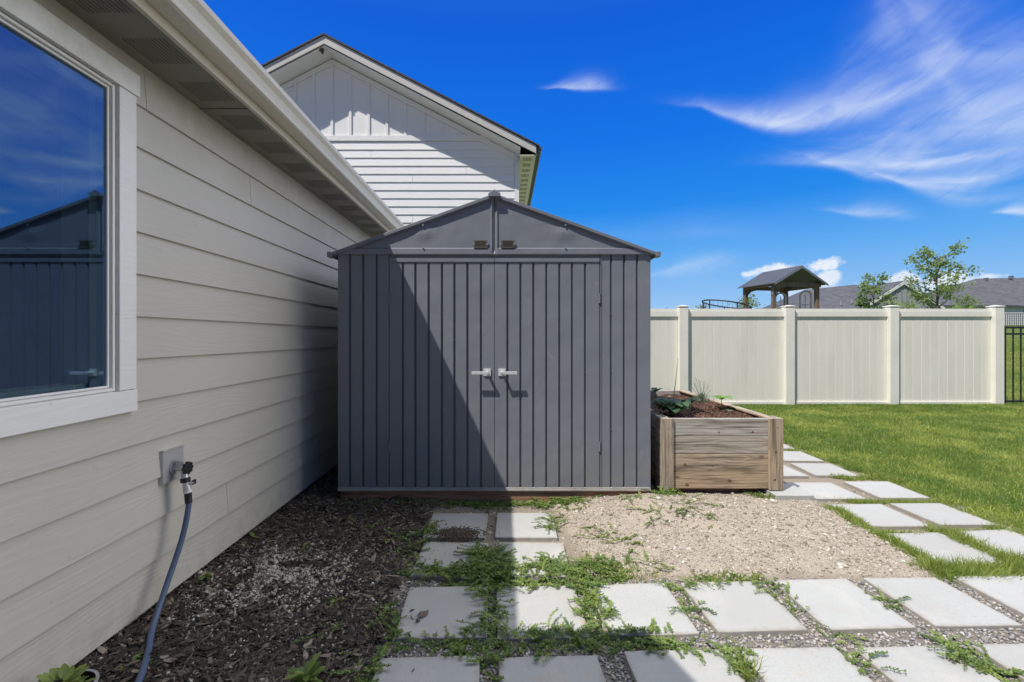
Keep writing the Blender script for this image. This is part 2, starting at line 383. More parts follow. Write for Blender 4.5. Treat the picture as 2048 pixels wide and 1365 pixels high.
# ------------------------------------------------------------------ ground
GZ = -0.024
def zones(X, Y):
    n = (fbm(X, Y, 5, 3) - .5) * .22; n2 = (fbm(X, Y, 14, 5) - .5) * .12
    nn = n + n2
    mulch = sst(-(X + nn), 0.52, 0.60) * sst(Y, 0, .1) * sst(7 - Y, 0, .2)
    edge = 3.44 + .06 * np.sin(Y * 2.3) + nn * 1.6
    edge2 = np.where(Y > 5.6, 2.4, edge)
    grass = sst(X - edge2, 0, .06)
    grass = np.maximum(grass, sst(Y, 6.4, 6.6) * sst(X, 1.0, 1.3))
    grass = np.maximum(grass, sst(Y, 8.5, 8.7))
    grav = sst(X + nn, .40, .50) * sst(2.50 - X - nn, 0, .08) * sst(Y + nn * .6, 2.44, 2.50) * sst(6.0 - Y, 0, .2)
    peb = sst(2.46 - Y - nn * .3, 0, .06) * sst(X, -.56, -.52)
    patch = np.exp(-(((X + 1.22) / .30) ** 2 + ((Y - 2.45) / .30) ** 2)) 
    return mulch, grav, grass, peb, patch
def gheight(X, Y):
    mulch, grav, grass, peb, patch = zones(X, Y)
    z = np.full(np.shape(X), GZ, float)
    z += mulch * (0.012 + .03 * (fbm(X, Y, 4, 8) - .4) + .03 * np.exp(-((X + 1.6) / .2) ** 2)) * sst(5 - Y, 0, 1)
    mound = .085 * np.exp(-((X - 1.15) / .42) ** 2 - ((Y - 3.35) / .30) ** 2) + .045 * np.exp(-((X - 1.95) / .5) ** 2 - ((Y - 3.2) / .36) ** 2)
    z += grav * (mound + .022 + .022 * (fbm(X, Y, 9, 4) - .5) + .008 * (fbm(X, Y, 40, 6) - .5))
    z += peb * (.003 + .006 * (fbm(X, Y, 30, 2) - .5))
    z += grass * .006
    z += 2.25 * sst(Y, 9.5, 38) * 1.0
    return z
def build_ground():
    def axis(parts):
        out = [parts[0][0]]
        for a, b, st in parts:
            n = max(1, int(round((b - a) / st))); out += list(a + (b - a) * (np.arange(1, n + 1) / n))
        return np.array(out)
    xs = axis([(-400, -60, 40), (-60, -8, 4), (-8, -1.8, .5), (-1.8, 4.0, .018), (4.0, 12, .12), (12, 60, 3), (60, 600, 50)])
    ys = axis([(-120, -10, 10), (-10, 1.2, .4), (1.2, 4.3, .018), (4.3, 10, .08), (10, 44, .7), (44, 120, 6), (120, 900, 60)])
    X, Y = np.meshgrid(xs, ys); Z = gheight(X, Y)
    nx, ny = len(xs), len(ys); V = np.stack([X, Y, Z], -1).reshape(-1, 3)
    i = (np.arange(ny - 1)[:, None] * nx + np.arange(nx - 1)[None]).ravel()
    T = np.stack([i, i + 1, i + nx + 1, i + nx], -1)
    m, t, b = mat('yard ground'); tc = t.new('ShaderNodeTexCoord'); v = tc.outputs['Object']
    a = t.new('ShaderNodeAttribute'); a.attribute_name = 'zone'; sp = t.new('ShaderNodeSeparateColor'); t.link(a.outputs['Color'], sp.inputs[0])
    f = t.noise(v, 130, 4, .7); n = t.noise(v, 9, 4); big = t.noise(v, .8, 4)
    soil = t.mix(f, (0.17, 0.14, 0.105), (0.36, 0.31, 0.25))
    mul = t.mix(f, (0.012, 0.010, 0.008), (0.07, 0.057, 0.045))
    gr = t.mix(t.smooth(f, .3, .7), (0.30, 0.25, 0.20), (0.48, 0.415, 0.345)); gr = t.mix(t.smooth(n, .35, .7, 0, .35), gr, (0.35, 0.295, 0.24))
    ga = t.mix(t.smooth(t.noise(v, 3.3, 5), .3, .7), (0.05, 0.10, 0.018), (0.15, 0.19, 0.045)); ga = t.mix(t.smooth(big, .4, .7, 0, .5), ga, (0.17, 0.18, 0.06))
    ga = t.mix(t.smooth(t.noise(v, 60, 3, .7), .35, .7, 0, .6), ga, (0.03, 0.06, 0.012))
    c = t.mix(sp.outputs[0], soil, mul); c = t.mix(sp.outputs[1], c, gr); c = t.mix(sp.outputs[2], c, ga)
    pb = t.attr('peb'); c = t.mix(pb, c, t.mix(f, (0.10, 0.09, 0.08), (0.30, 0.27, 0.23)))
    t.put(b.inputs['Base Color'], c); b.inputs['Roughness'].default_value = 1.0; b.inputs['Specular IOR Level'].default_value = 0.1
    t.put(b.inputs['Normal'], t.bump(t.math('ADD', f, n), .8, .006))
    o = big_mesh('ground', V, T, np.zeros(len(T)), m, smooth=True); me = o.data
    mu, gv, gs, pb_, pa = [q.ravel() for q in zones(X, Y)]
    ca = me.attributes.new('zone', 'FLOAT_COLOR', 'POINT'); ca.data.foreach_set('color', np.stack([mu, gv, gs, np.ones_like(mu)], -1).astype(np.float32).ravel())
    pa_ = me.attributes.new('peb', 'FLOAT', 'POINT'); pa_.data.foreach_set('value', pb_.astype(np.float32))
    tag(o, 'bare yard ground of soil, mulch bed and lawn earth', 'ground', kind='structure')
build_ground()

# ------------------------------------------------------------------ pavers
PAV = []   # (x0,x1,y0,y1,rot)
def in_pavers(X, Y, grow=0.0):
    r = np.zeros(np.shape(X), bool)
    for (cx, cy, w, d, rz) in PAV:
        c, s = math.cos(-rz), math.sin(-rz); dx, dy = X - cx, Y - cy
        u, v = dx * c - dy * s, dx * s + dy * c
        r |= (np.abs(u) < w / 2 + grow) & (np.abs(v) < d / 2 + grow)
    return r
def rock_poly(w, d, seed):
    rr = random.Random(seed); pts = []
    for (a, b) in (((-1, -1), (1, -1)), ((1, -1), (1, 1)), ((1, 1), (-1, 1)), ((-1, 1), (-1, -1))):
        for k in range(7):
            t = k / 7; x = a[0] + (b[0] - a[0]) * t; y = a[1] + (b[1] - a[1]) * t
            j = .0016; e = .993 if k == 0 else 1
            pts.append((x * w / 2 * e + rr.uniform(-j, j), y * d / 2 * e + rr.uniform(-j, j)))
    return pts
def paver(cx, cy, label, w=.405, d=.405, rz=0.0, z=0.0, th=.045, tilt=(0, 0), group='square concrete pavers'):
    m = MB(); m.prism(rock_poly(w, d, len(PAV) + 3), 2, -th, 0)
    o = m.build('concrete_paver', M['paver'], None, bevel=.004)
    o.location = (cx, cy, z + random.uniform(-.003, .003)); o.rotation_euler = (tilt[0] + R(random.uniform(-.5, .5)), tilt[1] + R(random.uniform(-.5, .5)), rz)
    PAV.append((cx, cy, w, d, rz)); tag(o, label, 'paver', group)
    return o
def rowpav(xl, yl, label, **k): return paver(xl + .2025, yl + .2025, label, **k)
s1 = R(1.6)
rowpav(-.484, 1.94, 'shaded pale paver with a dark bark chip lying on it', rz=s1)
rowpav(-.035, 1.945, 'pale paver split by the roof shadow, right of the bark chip paver', rz=s1)
rowpav(.448, 1.965, 'sunlit paver wrapped in creeping weeds, left of the gravel joints', rz=s1)
rowpav(.937, 1.985, 'sunlit paver directly in front of the gravel heap, weeds on its back edge', rz=s1)
rowpav(1.436, 2.005, 'clean sunlit paver, second from left among those along the gravel heap', rz=s1)
rowpav(1.935, 2.025, 'clean sunlit paver in front of the right end of the gravel heap', rz=s1)
rowpav(2.43, 2.04, 'paver at the right frame edge just below the tall lawn tuft', rz=s1)
rowpav(-.498, 1.425, 'shaded paver cut by the bottom edge, leftmost one beside the mulch', rz=s1)
rowpav(-.018, 1.43, 'fully shaded paver at the bottom edge, second from the mulch', rz=s1)
rowpav(.498, 1.46, 'paver at the bottom edge crossed diagonally by the roof shadow', rz=s1)
rowpav(.985, 1.475, 'bottom edge paver right of the spiky grass tuft', rz=s1)
rowpav(1.472, 1.49, 'bottom edge paver left of the thick diagonal weed strip', rz=s1)
rowpav(1.975, 1.50, 'bottom right corner paver beyond the thick diagonal weed strip', rz=s1)
rowpav(-.524, 2.905, 'paver nearest the shed with a patch of dark soil on it', rz=-R(1))
rowpav(-.055, 2.905, 'half shaded paver nearest the shed, right of the soil stained one', rz=-R(1))
rowpav(-.505, 2.435, 'shaded paver second from the shed with weeds over its front corner', rz=-R(1))
rowpav(-.035, 2.435, 'half sunlit paver second from the shed, right of the leafy weed clump', rz=-R(1))
rowpav(2.50, 2.58, 'right path paver bordered by a grass strip and gravel, nearest of its column', rz=R(3))
rowpav(3.00, 2.62, 'right path paver at the frame edge behind the tall lawn tuft', rz=R(3))
rowpav(2.52, 3.08, 'right path paver beside the gravel heap with a clean front edge', rz=R(1))
rowpav(3.00, 3.10, 'right path paver beside the lawn with a dry yellow grass patch', rz=R(1))
rowpav(2.50, 3.60, 'path paver right of the raised block by the planter', rz=0)
rowpav(3.03, 3.62, 'path paver between the lawn and the one beside the raised block', rz=0)
rowpav(2.43, 4.18, 'path paver touching the right side of the planter in full sun')
rowpav(2.92, 4.20, 'path paver beside the lawn behind the planter corner, with grass over its front', rz=-R(2))
rowpav(2.95, 4.70, 'far path paver with rounded soil edge, second last before the lawn', rz=-R(2))
rowpav(2.98, 5.22, 'farthest visible path paver peeking out beside the planter', rz=-R(3))
paver(2.30, 3.70, 'thick raised concrete block under the right front corner of the planter', w=.30, d=.30, z=.045, th=.075)

# ------------------------------------------------------------------ scatter templates
def stone_t(seed, flat=.6):
    bm = bmesh.new(); bmesh.ops.create_icosphere(bm, subdivisions=1, radius=1.0); rr = random.Random(seed)
    vs = [(v.co.x * rr.uniform(.75, 1.2), v.co.y * rr.uniform(.75, 1.2), v.co.z * flat * rr.uniform(.8, 1.15)) for v in bm.verts]
    fs = [[v.index for v in f.verts] for f in bm.faces]; bm.free(); return vs, fs
def chip_t(seed):
    rr = random.Random(seed); vs = []
    for k in range(5):
        t = -1 + 2 * k / 4; w = (1 - abs(t) ** 2.2) * .8 + .16; b = rr.uniform(-.35, .35)
        vs += [(t, -w * rr.uniform(.7, 1.2), b), (t, w * rr.uniform(.7, 1.2), b + rr.uniform(-.3, .3)), (t, 0, b + rr.uniform(.6, 1.2))]
    fs = []
    for k in range(4):
        a, c = 3 * k, 3 * k + 3
        fs += [(a, c, c + 2), (a, c + 2, a + 2), (a + 2, c + 2, c + 1), (a + 2, c + 1, a + 1)]
    return vs, fs
LEAF = ([(0, 0, 0), (-.30, .3, .10), (.30, .3, .10), (-.34, .62, .09), (.34, .62, .09), (0, 1, -.04), (0, .48, 0)],
        [(0, 6, 1), (0, 2, 6), (1, 6, 3), (6, 2, 4), (3, 6, 5), (6, 4, 5)])
BLADE = ([(-.5, 0, 0), (.5, 0, 0), (-.36, .12, .55), (.36, .12, .55), (0, .45, 1.0)], [(0, 1, 3), (0, 3, 2), (2, 3, 4)])
U = RNG.uniform

# mulch
def scatter_mulch():
    N = 95000; X = U(-1.66, -.35, N); Y = 1.25 + (4.2 - 1.25) * U(0, 1, N) ** 1.35
    mu, gv, gs, pb, pa = zones(X, Y)
    keep = (U(0, 1, N) < mu) & ~in_pavers(X, Y, .0) & (U(0, 1, N) > pa * .55)
    stray = (U(0, 1, N) < .006) & (X < -.1) & (Y < 3.0) & ~keep
    keep |= stray
    X, Y = X[keep], Y[keep]; N = len(X); parts = []
    Z = gheight(X, Y) + U(.001, .014, N); Z[in_pavers(X, Y, .0)] = .002
    idx = np.arange(N) % 6
    for k in range(6):
        q = idx == k; n = q.sum(); L = RNG.lognormal(math.log(.0108), .55, n).clip(.004, .05)
        S = np.stack([L, L * U(.16, .40, n), L * U(.08, .2, n)], -1)
        V, T = scatter(chip_t(k), np.stack([X[q], Y[q], Z[q]], -1), S, eul(RNG.normal(0, .35, n), RNG.normal(0, .35, n), U(0, 6.3, n)))
        parts.append((V, T, U(0, 1, n) ** 1.5 * .95))
    o = multi('bark_mulch', parts, M['mulch']); tag(o, 'dark shredded bark mulch covering the bed beside the beige house wall', 'mulch', kind='stuff')
scatter_mulch()
def stones(name, X, Y, size, sig, lo, hi, m, label, zoff=.0, flat=.6, nt=5, tonef=None):
    N = len(X); Z = gheight(X, Y) + zoff; parts = []; idx = np.arange(N) % nt
    for k in range(nt):
        q = idx == k; n = int(q.sum()); L = RNG.lognormal(math.log(size), sig, n).clip(lo, hi)
        S = np.stack([L, L * U(.6, .95, n), L * U(.6, 1, n)], -1)
        V, T = scatter(stone_t(k + 5, flat), np.stack([X[q], Y[q], Z[q]], -1), S, eul(RNG.normal(0, .4, n), RNG.normal(0, .4, n), U(0, 6.3, n)))
        parts.append((V, T, U(0, 1, n) if tonef is None else tonef(n)))
    o = multi(name, parts, m); tag(o, label, name.split('_')[-1], kind='stuff'); return o
# tan gravel heap + fine grit
N = 90000; X = U(-.6, 3.5, N); Y = U(2.3, 3.9, N); z_ = zones(X, Y)
k = ((U(0, 1, N) < z_[1] * np.clip(.25 + 2.6 * (fbm(X, Y, 6, 51) - .32) + .25 * (X - 1), .22, 1)) | ((U(0, 1, N) < .30) & (z_[0] < .5) & (X < .6) & (Y > 2.4)) | ((U(0, 1, N) < .16) & (X > 2.4))) & ~in_pavers(X, Y, -.004)
k |= (U(0, 1, N) < .006) & (X > -.5) & (Y < 3.6)
Xk, Yk = X[k], Y[k]
o = stones('tan_gravel', Xk, Yk, .0029, .68, .0014, .022, M['tan_gravel'], 'heap of tan crushed gravel in front of the shed and planter', .001)
# pale gravel showing through the mulch
N = 5200; X = RNG.normal(-1.20, .19, N); Y = RNG.normal(2.42, .20, N); k = (X > -1.64) & ~in_pavers(X, Y)
k &= fbm(X, Y, 9, 9) > .42
X2 = U(-1.6, -.5, 500); Y2 = U(1.5, 3.4, 500)
stones('pale_gravel', np.r_[X[k], X2], np.r_[Y[k], Y2], .0055, .4, .003, .018, M['tan_gravel'], 'pale gravel patch showing through the dark mulch', .012, tonef=lambda n: U(.35, 1, n))
# river pebbles
N = 30000; X = U(-.56, 3.1, N); Y = U(1.3, 2.55, N); z_ = zones(X, Y)
k = (U(0, 1, N) < z_[3] + .02) & ~in_pavers(X, Y, -.003)
stones('river_pebbles', X[k], Y[k], .0068, .28, .004, .013, M['pebble'], 'small grey and tan river pebbles filling the joints of the front pavers', .003)

# ------------------------------------------------------------------ lawn and weeds
def dist_poly(X, Y, P):
    d = np.full(np.shape(X), 1e9)
    for (a, b) in zip(P[:-1], P[1:]):
        ax, ay = a; bx, by = b; vx, vy = bx - ax, by - ay; L = vx * vx + vy * vy + 1e-12
        t = np.clip(((X - ax) * vx + (Y - ay) * vy) / L, 0, 1); d = np.minimum(d, np.hypot(X - ax - t * vx, Y - ay - t * vy))
    return d
def blades(name, X, Y, Z, h, w, tone, m, label, cat, lean=.35, kind='stuff', parent=None):
    N = len(X); S = np.stack([w, h, h], -1)
    V, T = scatter(BLADE, np.stack([X, Y, Z], -1), S, eul(RNG.normal(0, lean, N), RNG.normal(0, lean, N), U(0, 6.3, N)))
    o = multi(name, [(V, T, tone)], m, parent)
    if parent is None: tag(o, label, cat, kind=kind)
    return o
def lawn():
    N = 430000; Y = 2.3 + (8.75 - 2.3) * U(0, 1, N) ** .95; X = U(2.3, 11.5, N)
    gs = zones(X, Y)[2]; k = (U(0, 1, N) < gs) & (X < 1.22 * Y + 1.0) & ~in_pavers(X, Y, -.01) & ~((X < 3.02) & (Y < 6.35) & (Y > 3.6) & (X < 2.5))
    k &= ~((Y > 8.56) & (Y < 8.74) & (X < 9.55))
    X, Y = X[k], Y[k]; n = len(X)
    pt = fbm(X, Y, 1.3, 21); dry = fbm(X, Y, 3.1, 31)
    h = (.024 + .034 * U(0, 1, n)) * (.7 + .7 * pt); w = (.0032 + .0026 * (Y / 6)) * U(.7, 1.4, n)
    tone = np.clip(U(0, .9, n) ** 2 * (.5 + 1.1 * vnoise(X, Y, 11, 40)) + 1.7 * np.maximum(dry - .50, -.12) + .5 * np.maximum(fbm(X, Y, .9, 71) - .5, 0), 0, 1); 
    o = blades('lawn_grass', X, Y, gheight(X, Y) + 0, h, w, tone, M['grass'], 'mown green lawn with slightly yellow patches in front of the tan fence', 'grass', .42)
lawn()
# field beyond the black fence
N = 60000; Y = U(8.8, 24, N); X = Y * U(1.02, 1.30, N)
blades('field_grass', X, Y, gheight(X, Y), U(.04, .09, N), U(.008, .016, N) * Y / 14, np.clip(U(0, .6, N) + .8 * (fbm(X, Y, .8, 3) - .35), 0, 1), M['grass'], 'green slope of grass rising beyond the black metal fence', 'grass', .5)

TUFTS = [
    ([(1590, 884), (1655, 905), (1722, 936), (1790, 961), (1850, 988), (1965, 1042), (2060, 1082)], .05, 3400, .05), ([(1655, 948), (1700, 955)], .03, 300, .05),  # long grass strips: px polyline, half width m, count, height
    ([(1668, 1022), (1735, 1060), (1790, 1088), (1830, 1108)], .045, 1900, .055),
    ([(1895, 1068), (1950, 1098), (2000, 1118), (2060, 1130)], .075, 2300, .075),
    ([(1875, 1140), (1940, 1142), (2060, 1138)], .07, 2300, .075),
    ([(1640, 990), (1720, 1001), (1850, 1003), (1960, 1006)], .035, 1600, .04),
    ([(1640, 945), (1700, 952), (1790, 955)], .045, 900, .045),
    ([(1580, 898), (1660, 915), (1720, 925)], .05, 700, .045),
    ([(1860, 1058), (1900, 1060), (1960, 1058), (2040, 1062)], .022, 500, .04),
    ([(1770, 1062), (1850, 1066)], .022, 260, .045),
    ([(1485, 1330), (1500, 1345)], .02, 60, .10),
    ([(1380, 1160), (1450, 1152), (1520, 1156)], .03, 330, .04),
    ([(1120, 1120), (1200, 1135), (1300, 1150)], .06, 400, .035),
]
Xs, Ys, hs = [], [], []
for P, hw, n, h in TUFTS:
    P = [g(*p) for p in P]; xs = [p[0] for p in P]; ys = [p[1] for p in P]
    X = U(min(xs) - hw * 2, max(xs) + hw * 2, n * 14); Y = U(min(ys) - hw * 2, max(ys) + hw * 2, n * 14)
    k = U(0, 1, n * 14) < np.exp(-(dist_poly(X, Y, P) / hw) ** 2) * (.3 + 1.0 * (fbm(X, Y, 9, 6) > .42))
    k &= ~in_pavers(X, Y, -.022); X, Y = X[k][:n], Y[k][:n]; Xs.append(X); Ys.append(Y); hs.append(h * U(.5, 1.2, len(X)))
X, Y, h = map(np.concatenate, (Xs, Ys, hs))
blades('long_grass', X, Y, gheight(X, Y), h, U(.003, .006, len(X)), np.clip(RNG.normal(.35, .22, len(X)), 0, 1), M['grass'], 'long grass growing in the gaps between the path pavers', 'grass', .55)

WEEDS = [  # px polyline, half width, runners
    ([(850, 1140), (920, 1150), (975, 1128), (1010, 1140)], .060, 75),
    ([(960, 1100), (985, 1125), (1000, 1150)], .075, 170), ([(930, 1140), (1010, 1150)], .05, 80),
    ([(900, 1160), (960, 1168), (1080, 1160), (1190, 1150)], .055, 130),
    ([(1060, 1130), (1130, 1140), (1200, 1130), (1230, 1155)], .055, 150),
    ([(1170, 1160), (1185, 1210), (1205, 1245)], .050, 85),
    ([(975, 1180), (982, 1230), (985, 1275)], .030, 40),
    ([(800, 1070), (820, 1100), (800, 1140), (850, 1150)], .060, 75),
    ([(860, 1052), (840, 1075)], .03, 22),
    ([(760, 1220), (775, 1270), (790, 1290)], .050, 42),
    ([(840, 1285), (900, 1290), (960, 1285), (980, 1330)], .040, 50),
    ([(1010, 1275), (1100, 1275), (1200, 1280), (1290, 1275), (1370, 1285)], .042, 130),
    ([(720, 1330), (735, 1350)], .05, 30),
    ([(800, 1004), (900, 1004), (1000, 1003), (1080, 1003), (1170, 1003)], .022, 170), ([(1080, 1006), (1150, 1004)], .03, 60), ([(690, 1002), (800, 1004)], .02, 25),
    ([(930, 1005), (1010, 1012)], .05, 30),
    ([(1105, 1030), (1100, 1060)], .035, 22),
    ([(1315, 990), (1325, 1003), (1350, 1000)], .025, 60),
    ([(1500, 985), (1520, 1000)], .04, 18),
    ([(1340, 1175), (1380, 1165), (1470, 1155), (1530, 1165)], .028, 32),
    ([(1540, 1170), (1580, 1210)], .018, 12),
    ([(1360, 1190), (1385, 1245)], .02, 8),
    ([(1750, 1185), (1800, 1215)], .016, 7),
    ([(1450, 1300), (1475, 1340)], .022, 16),
    ([(1700, 1250), (1640, 1280)], .02, 5),
    ([(1890, 1290), (1950, 1320), (2020, 1350)], .045, 55),
    ([(1690, 1300), (1740, 1340)], .02, 7),
    ([(1400, 1020), (1300, 1055)], .12, 20), ([(1180, 1060), (1260, 1090)], .10, 18), ([(1240, 1010), (1300, 1020)], .08, 12), ([(1500, 990), (1540, 1000)], .03, 12), ([(1250, 1110), (1320, 1140)], .08, 10), ([(1450, 1080), (1380, 1030)], .12, 7),
    ([(1130, 1030), (1180, 1000)], .05, 12),
    ([(600, 1010), (720, 1050)], .10, 10), ([(500, 1090), (480, 1080)], .03, 8), ([(380, 1170), (340, 1190)], .035, 14),
    ([(640, 1200), (680, 1250)], .09, 7), ([(560, 1100), (600, 1110)], .06, 5), ([(640, 1290), (660, 1270)], .05, 5), ([(700, 1060), (760, 1060)], .08, 10),
    ([(250, 1330), (280, 1350)], .03, 8),
]
PXS = 1.24
def weeds():
    LP, LS, LR, LT = [], [], [], []; st = MB()
    for P, hw, n in WEEDS:
        P = [g(*p) for p in P]; L = [math.dist(a, b) for a, b in zip(P[:-1], P[1:])]; tot = sum(L)
        for i in range(int(n * 1.3)):
            s = random.uniform(0, tot); k = 0
            while k < len(L) - 1 and s > L[k]: s -= L[k]; k += 1
            t = min(1, s / (L[k] + 1e-9)); x = P[k][0] + (P[k + 1][0] - P[k][0]) * t + random.gauss(0, hw * .55); y = P[k][1] + (P[k + 1][1] - P[k][1]) * t + random.gauss(0, hw * .55)
            if x < -1.62: continue
            if y > 3.545 and x < PXS: y = 3.545 - abs(random.gauss(0, .025))
            a = random.uniform(0, 6.28); ln = random.uniform(.03, .12) * (1.5 if random.random() < .12 else 1); nl = int(ln / .0066); z = float(gheight(np.array(x), np.array(y)))
            rise = random.uniform(.05, .55); tn = min(1, max(0, random.gauss(.42, .26) + (.3 if random.random() < .08 else 0))); sz = random.uniform(.0075, .0150)
            px, py, pz = x, y, z; pts = [(px, py, pz)]
            for j in range(nl):
                a += random.gauss(0, .22); px += math.cos(a) * .0066; py += math.sin(a) * .0066
                pz += .0066 * rise * (1 - 1.3 * j / nl); base = .003 if in_pavers(np.array(px), np.array(py)) else z
                pz = max(pz, base + .004)
                pts.append((px, py, pz))
                for sd in (-1, 1):
                    LP.append((px, py, pz)); q = sz * random.uniform(.7, 1.15); LS.append((q, q, q))
                    LR.append((random.gauss(.35, .35), random.gauss(0, .35), a - math.pi / 2 + sd * random.uniform(.6, 1.3))); LT.append(min(1, max(0, tn + random.gauss(0, .14))))
            if len(pts) > 2: st.tone = .4; st.tube(pts[::3] if len(pts) > 6 else pts, .0009, 3, False)
    LR = np.array(LR); V, T = scatter(LEAF, np.array(LP), np.array(LS), eul(LR[:, 0], LR[:, 1], LR[:, 2]))
    o = len(V); tt = np.array([[f[0], f[1], f[2]] for f in st.f] + [[f[0], f[2], f[3]] for f in st.f])
    V = np.concatenate([V, np.array(st.v)]); tone = np.concatenate([np.repeat(np.array(LT), 6), np.full(len(tt), .3)]); T = np.concatenate([T, tt + o])
    ob = big_mesh('creeping_weeds', V, T, tone, M['weed']); tag(ob, 'green creeping weeds spreading over the paver joints and shed foot', 'weeds', kind='stuff')
weeds()

# ------------------------------------------------------------------ own house (left)
WX = -1.647
def lap_courses(mb, yr, zlines, excl=None, joints=(), axis='Y'):
    """lap siding facing +X on X=WX; excl=(y0,y1,z0,z1)"""
    out, inn = .020, .006
    for i, (zt, zb) in enumerate(zip(zlines[:-1], zlines[1:])):
        mb.tone = random.random()
        js = sorted([j for j, zi in joints if zi == i]); cuts = [yr[0]]
        for j in js: cuts += [j - .0015, j + .0015]
        cuts.append(yr[1]); segs = [(cuts[k], cuts[k + 1]) for k in range(0, len(cuts), 2)]
        def xof(z): return WX + inn + (out - inn) * (zt - z) / (zt - zb)
        for (a, b) in segs:
            rects = [(a, b, zt, zb)]
            if excl and not (zb >= excl[3] or zt <= excl[2] or a >= excl[1] or b <= excl[0]):
                rects = []; hi, lo = min(zt, excl[3]), max(zb, excl[2])
                if zt > hi: rects.append((a, b, zt, hi))
                if lo > zb: rects.append((a, b, lo, zb))
                if a < excl[0]: rects.append((a, excl[0], hi, lo))
                if b > excl[1]: rects.append((excl[1], b, hi, lo))
            for (p, q, r, s_) in rects:
                sh = 0 if s_ > zb + 1e-6 else .004     # a shadow gap below each butt edge
                mb.add([(WX - .01, p, s_), (xof(s_), p, s_ + sh * 0), (xof(r), p, r), (WX - .01, p, r), (WX - .01, q, s_), (xof(s_), q, s_), (xof(r), q, r), (WX - .01, q, r)],
                       [(0, 1, 2, 3), (7, 6, 5, 4), (1, 5, 6, 2), (0, 4, 5, 1), (3, 2, 6, 7)])
house = empty('house', (WX, 2.0, 0), 'beige lap sided single storey house with window and white gutter at left', 'house')
def H_(mb, name, m, parent=None, **k):
    o = mb.build(name, m, None, **k); p = parent or house
    o.parent = p; o.matrix_parent_inverse = Matrix.Identity(4)
    base = Vector((0, 0, 0)); q = p
    while q is not None: base += q.location; q = q.parent
    o.location = -base; return o
zl = [2.528] + [2.334 - .189 * k for k in range(13)]
zl[-1] = .055
OP = (.66, 1.885, 1.07, 2.354)
w = MB(); lap_courses(w, (-.2, 8.2), zl, OP, joints=((2.656, 11), (3.9, 9), (5.1, 4), (2.9, 1), (2.05, 0)))
H_(w, 'siding_wall', M['siding'])
w = MB(); w.box(WX - .16, WX - .012, .9 - 5, OP[0], .06, 2.52); w.box(WX - .16, WX - .012, OP[1], 8.2, .06, 2.52); w.box(WX - .16, WX - .012, OP[0], OP[1], .06, OP[2]); w.box(WX - .16, WX - .012, OP[0], OP[1], OP[3], 2.52)
H_(w, 'wall_core', M['gap'])
w = MB(); w.box(WX - .15, WX - .008, -3, 8.2, -.25, .055); H_(w, 'foundation', M['concrete'], bevel=.004)
w = MB(); w.box(-9, WX - .17, -6, -5.9, 0, 2.5); w.box(-9, WX - .17, 8.1, 8.2, 0, 2.5); w.box(-9.1, -9, -6, 8.2, 0, 2.5); H_(w, 'back_wall', M['siding_far'])
# soffit and vents
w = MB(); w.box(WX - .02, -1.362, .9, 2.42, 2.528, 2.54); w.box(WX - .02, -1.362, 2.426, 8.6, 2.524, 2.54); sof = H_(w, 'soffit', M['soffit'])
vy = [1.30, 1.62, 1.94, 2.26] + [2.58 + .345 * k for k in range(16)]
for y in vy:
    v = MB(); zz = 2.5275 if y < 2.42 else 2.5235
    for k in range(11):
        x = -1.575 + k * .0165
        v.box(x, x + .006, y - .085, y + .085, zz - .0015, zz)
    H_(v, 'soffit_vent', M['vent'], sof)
# fascia board + gutter (K style)
w = MB(); w.box(-1.362, -1.340, .9, 8.6, 2.512, 2.68); H_(w, 'fascia', M['fascia'], bevel=.002)
prof = [(-1.338, 2.665), (-1.338, 2.556), (-1.262, 2.556), (-1.250, 2.562), (-1.246, 2.585), (-1.236, 2.612), (-1.222, 2.628), (-1.217, 2.634), (-1.217, 2.660), (-1.229, 2.660), (-1.229, 2.640), (-1.246, 2.620), (-1.254, 2.59), (-1.262, 2.565), (-1.330, 2.565), (-1.330, 2.665)]
w = MB(); w.prism(prof, 1, .9, 8.6); gut = H_(w, 'gutter', M['gutter'], bevel=.0015)
for y in (1.6, 2.4, 3.2, 4.0, 4.8):
    v = MB(); v.box(-1.336, -1.219, y - .012, y + .012, 2.652, 2.657); H_(v, 'gutter_hanger', M['gutter'], gut)
# roof
w = MB(); e = (-1.262, 2.668); rx, rz = -5.6, 2.668 + (5.6 - 1.262) * .42
w.prism([e, (rx, rz), (-9.9, 2.668), (-9.9, 2.64), (rx, rz - .03), (e[0], 2.64)], 1, -6.2, 8.6); H_(w, 'roof', M['shingle'])
# window trim
w = MB(); w.tone = .2
w.box(WX + .0, WX + .040, OP[0] - .12, 1.989, OP[3], 2.449)                     # head
w.box(WX, WX + .034, 1.889, 1.977, 1.07, OP[3] - .002); w.box(WX, WX + .034, OP[0] - .1, OP[0], 1.07, OP[3] - .002)
w.box(WX, WX + .036, OP[0] - .11, 1.980, .973, 1.068)
win = H_(w, 'window', M['trim'], bevel=.003)
def frame(mb, x0, x1, y0, y1, z0, z1, t):
    mb.box(x0, x1, y0, y0 + t, z0, z1); mb.box(x0, x1, y1 - t, y1, z0, z1); mb.box(x0, x1, y0 + t, y1 - t, z0, z0 + t); mb.box(x0, x1, y0 + t, y1 - t, z1 - t, z1)
w = MB(); frame(w, WX - .05, WX + .018, OP[0] + .002, OP[1] + .002, OP[2] + .001, OP[3] - .001, .013); frame(w, WX - .05, WX + .006, OP[0] + .016, OP[1] - .012, OP[2] + .015, OP[3] - .015, .010)
H_(w, 'window_frame', M['vinylwin'], win, bevel=.003)
w = MB(); w.box(WX - .004, WX - .001, OP[0] + .027, OP[1] - .0225, OP[2] + .0255, OP[3] - .0255); H_(w, 'pane', M['glass'], win)
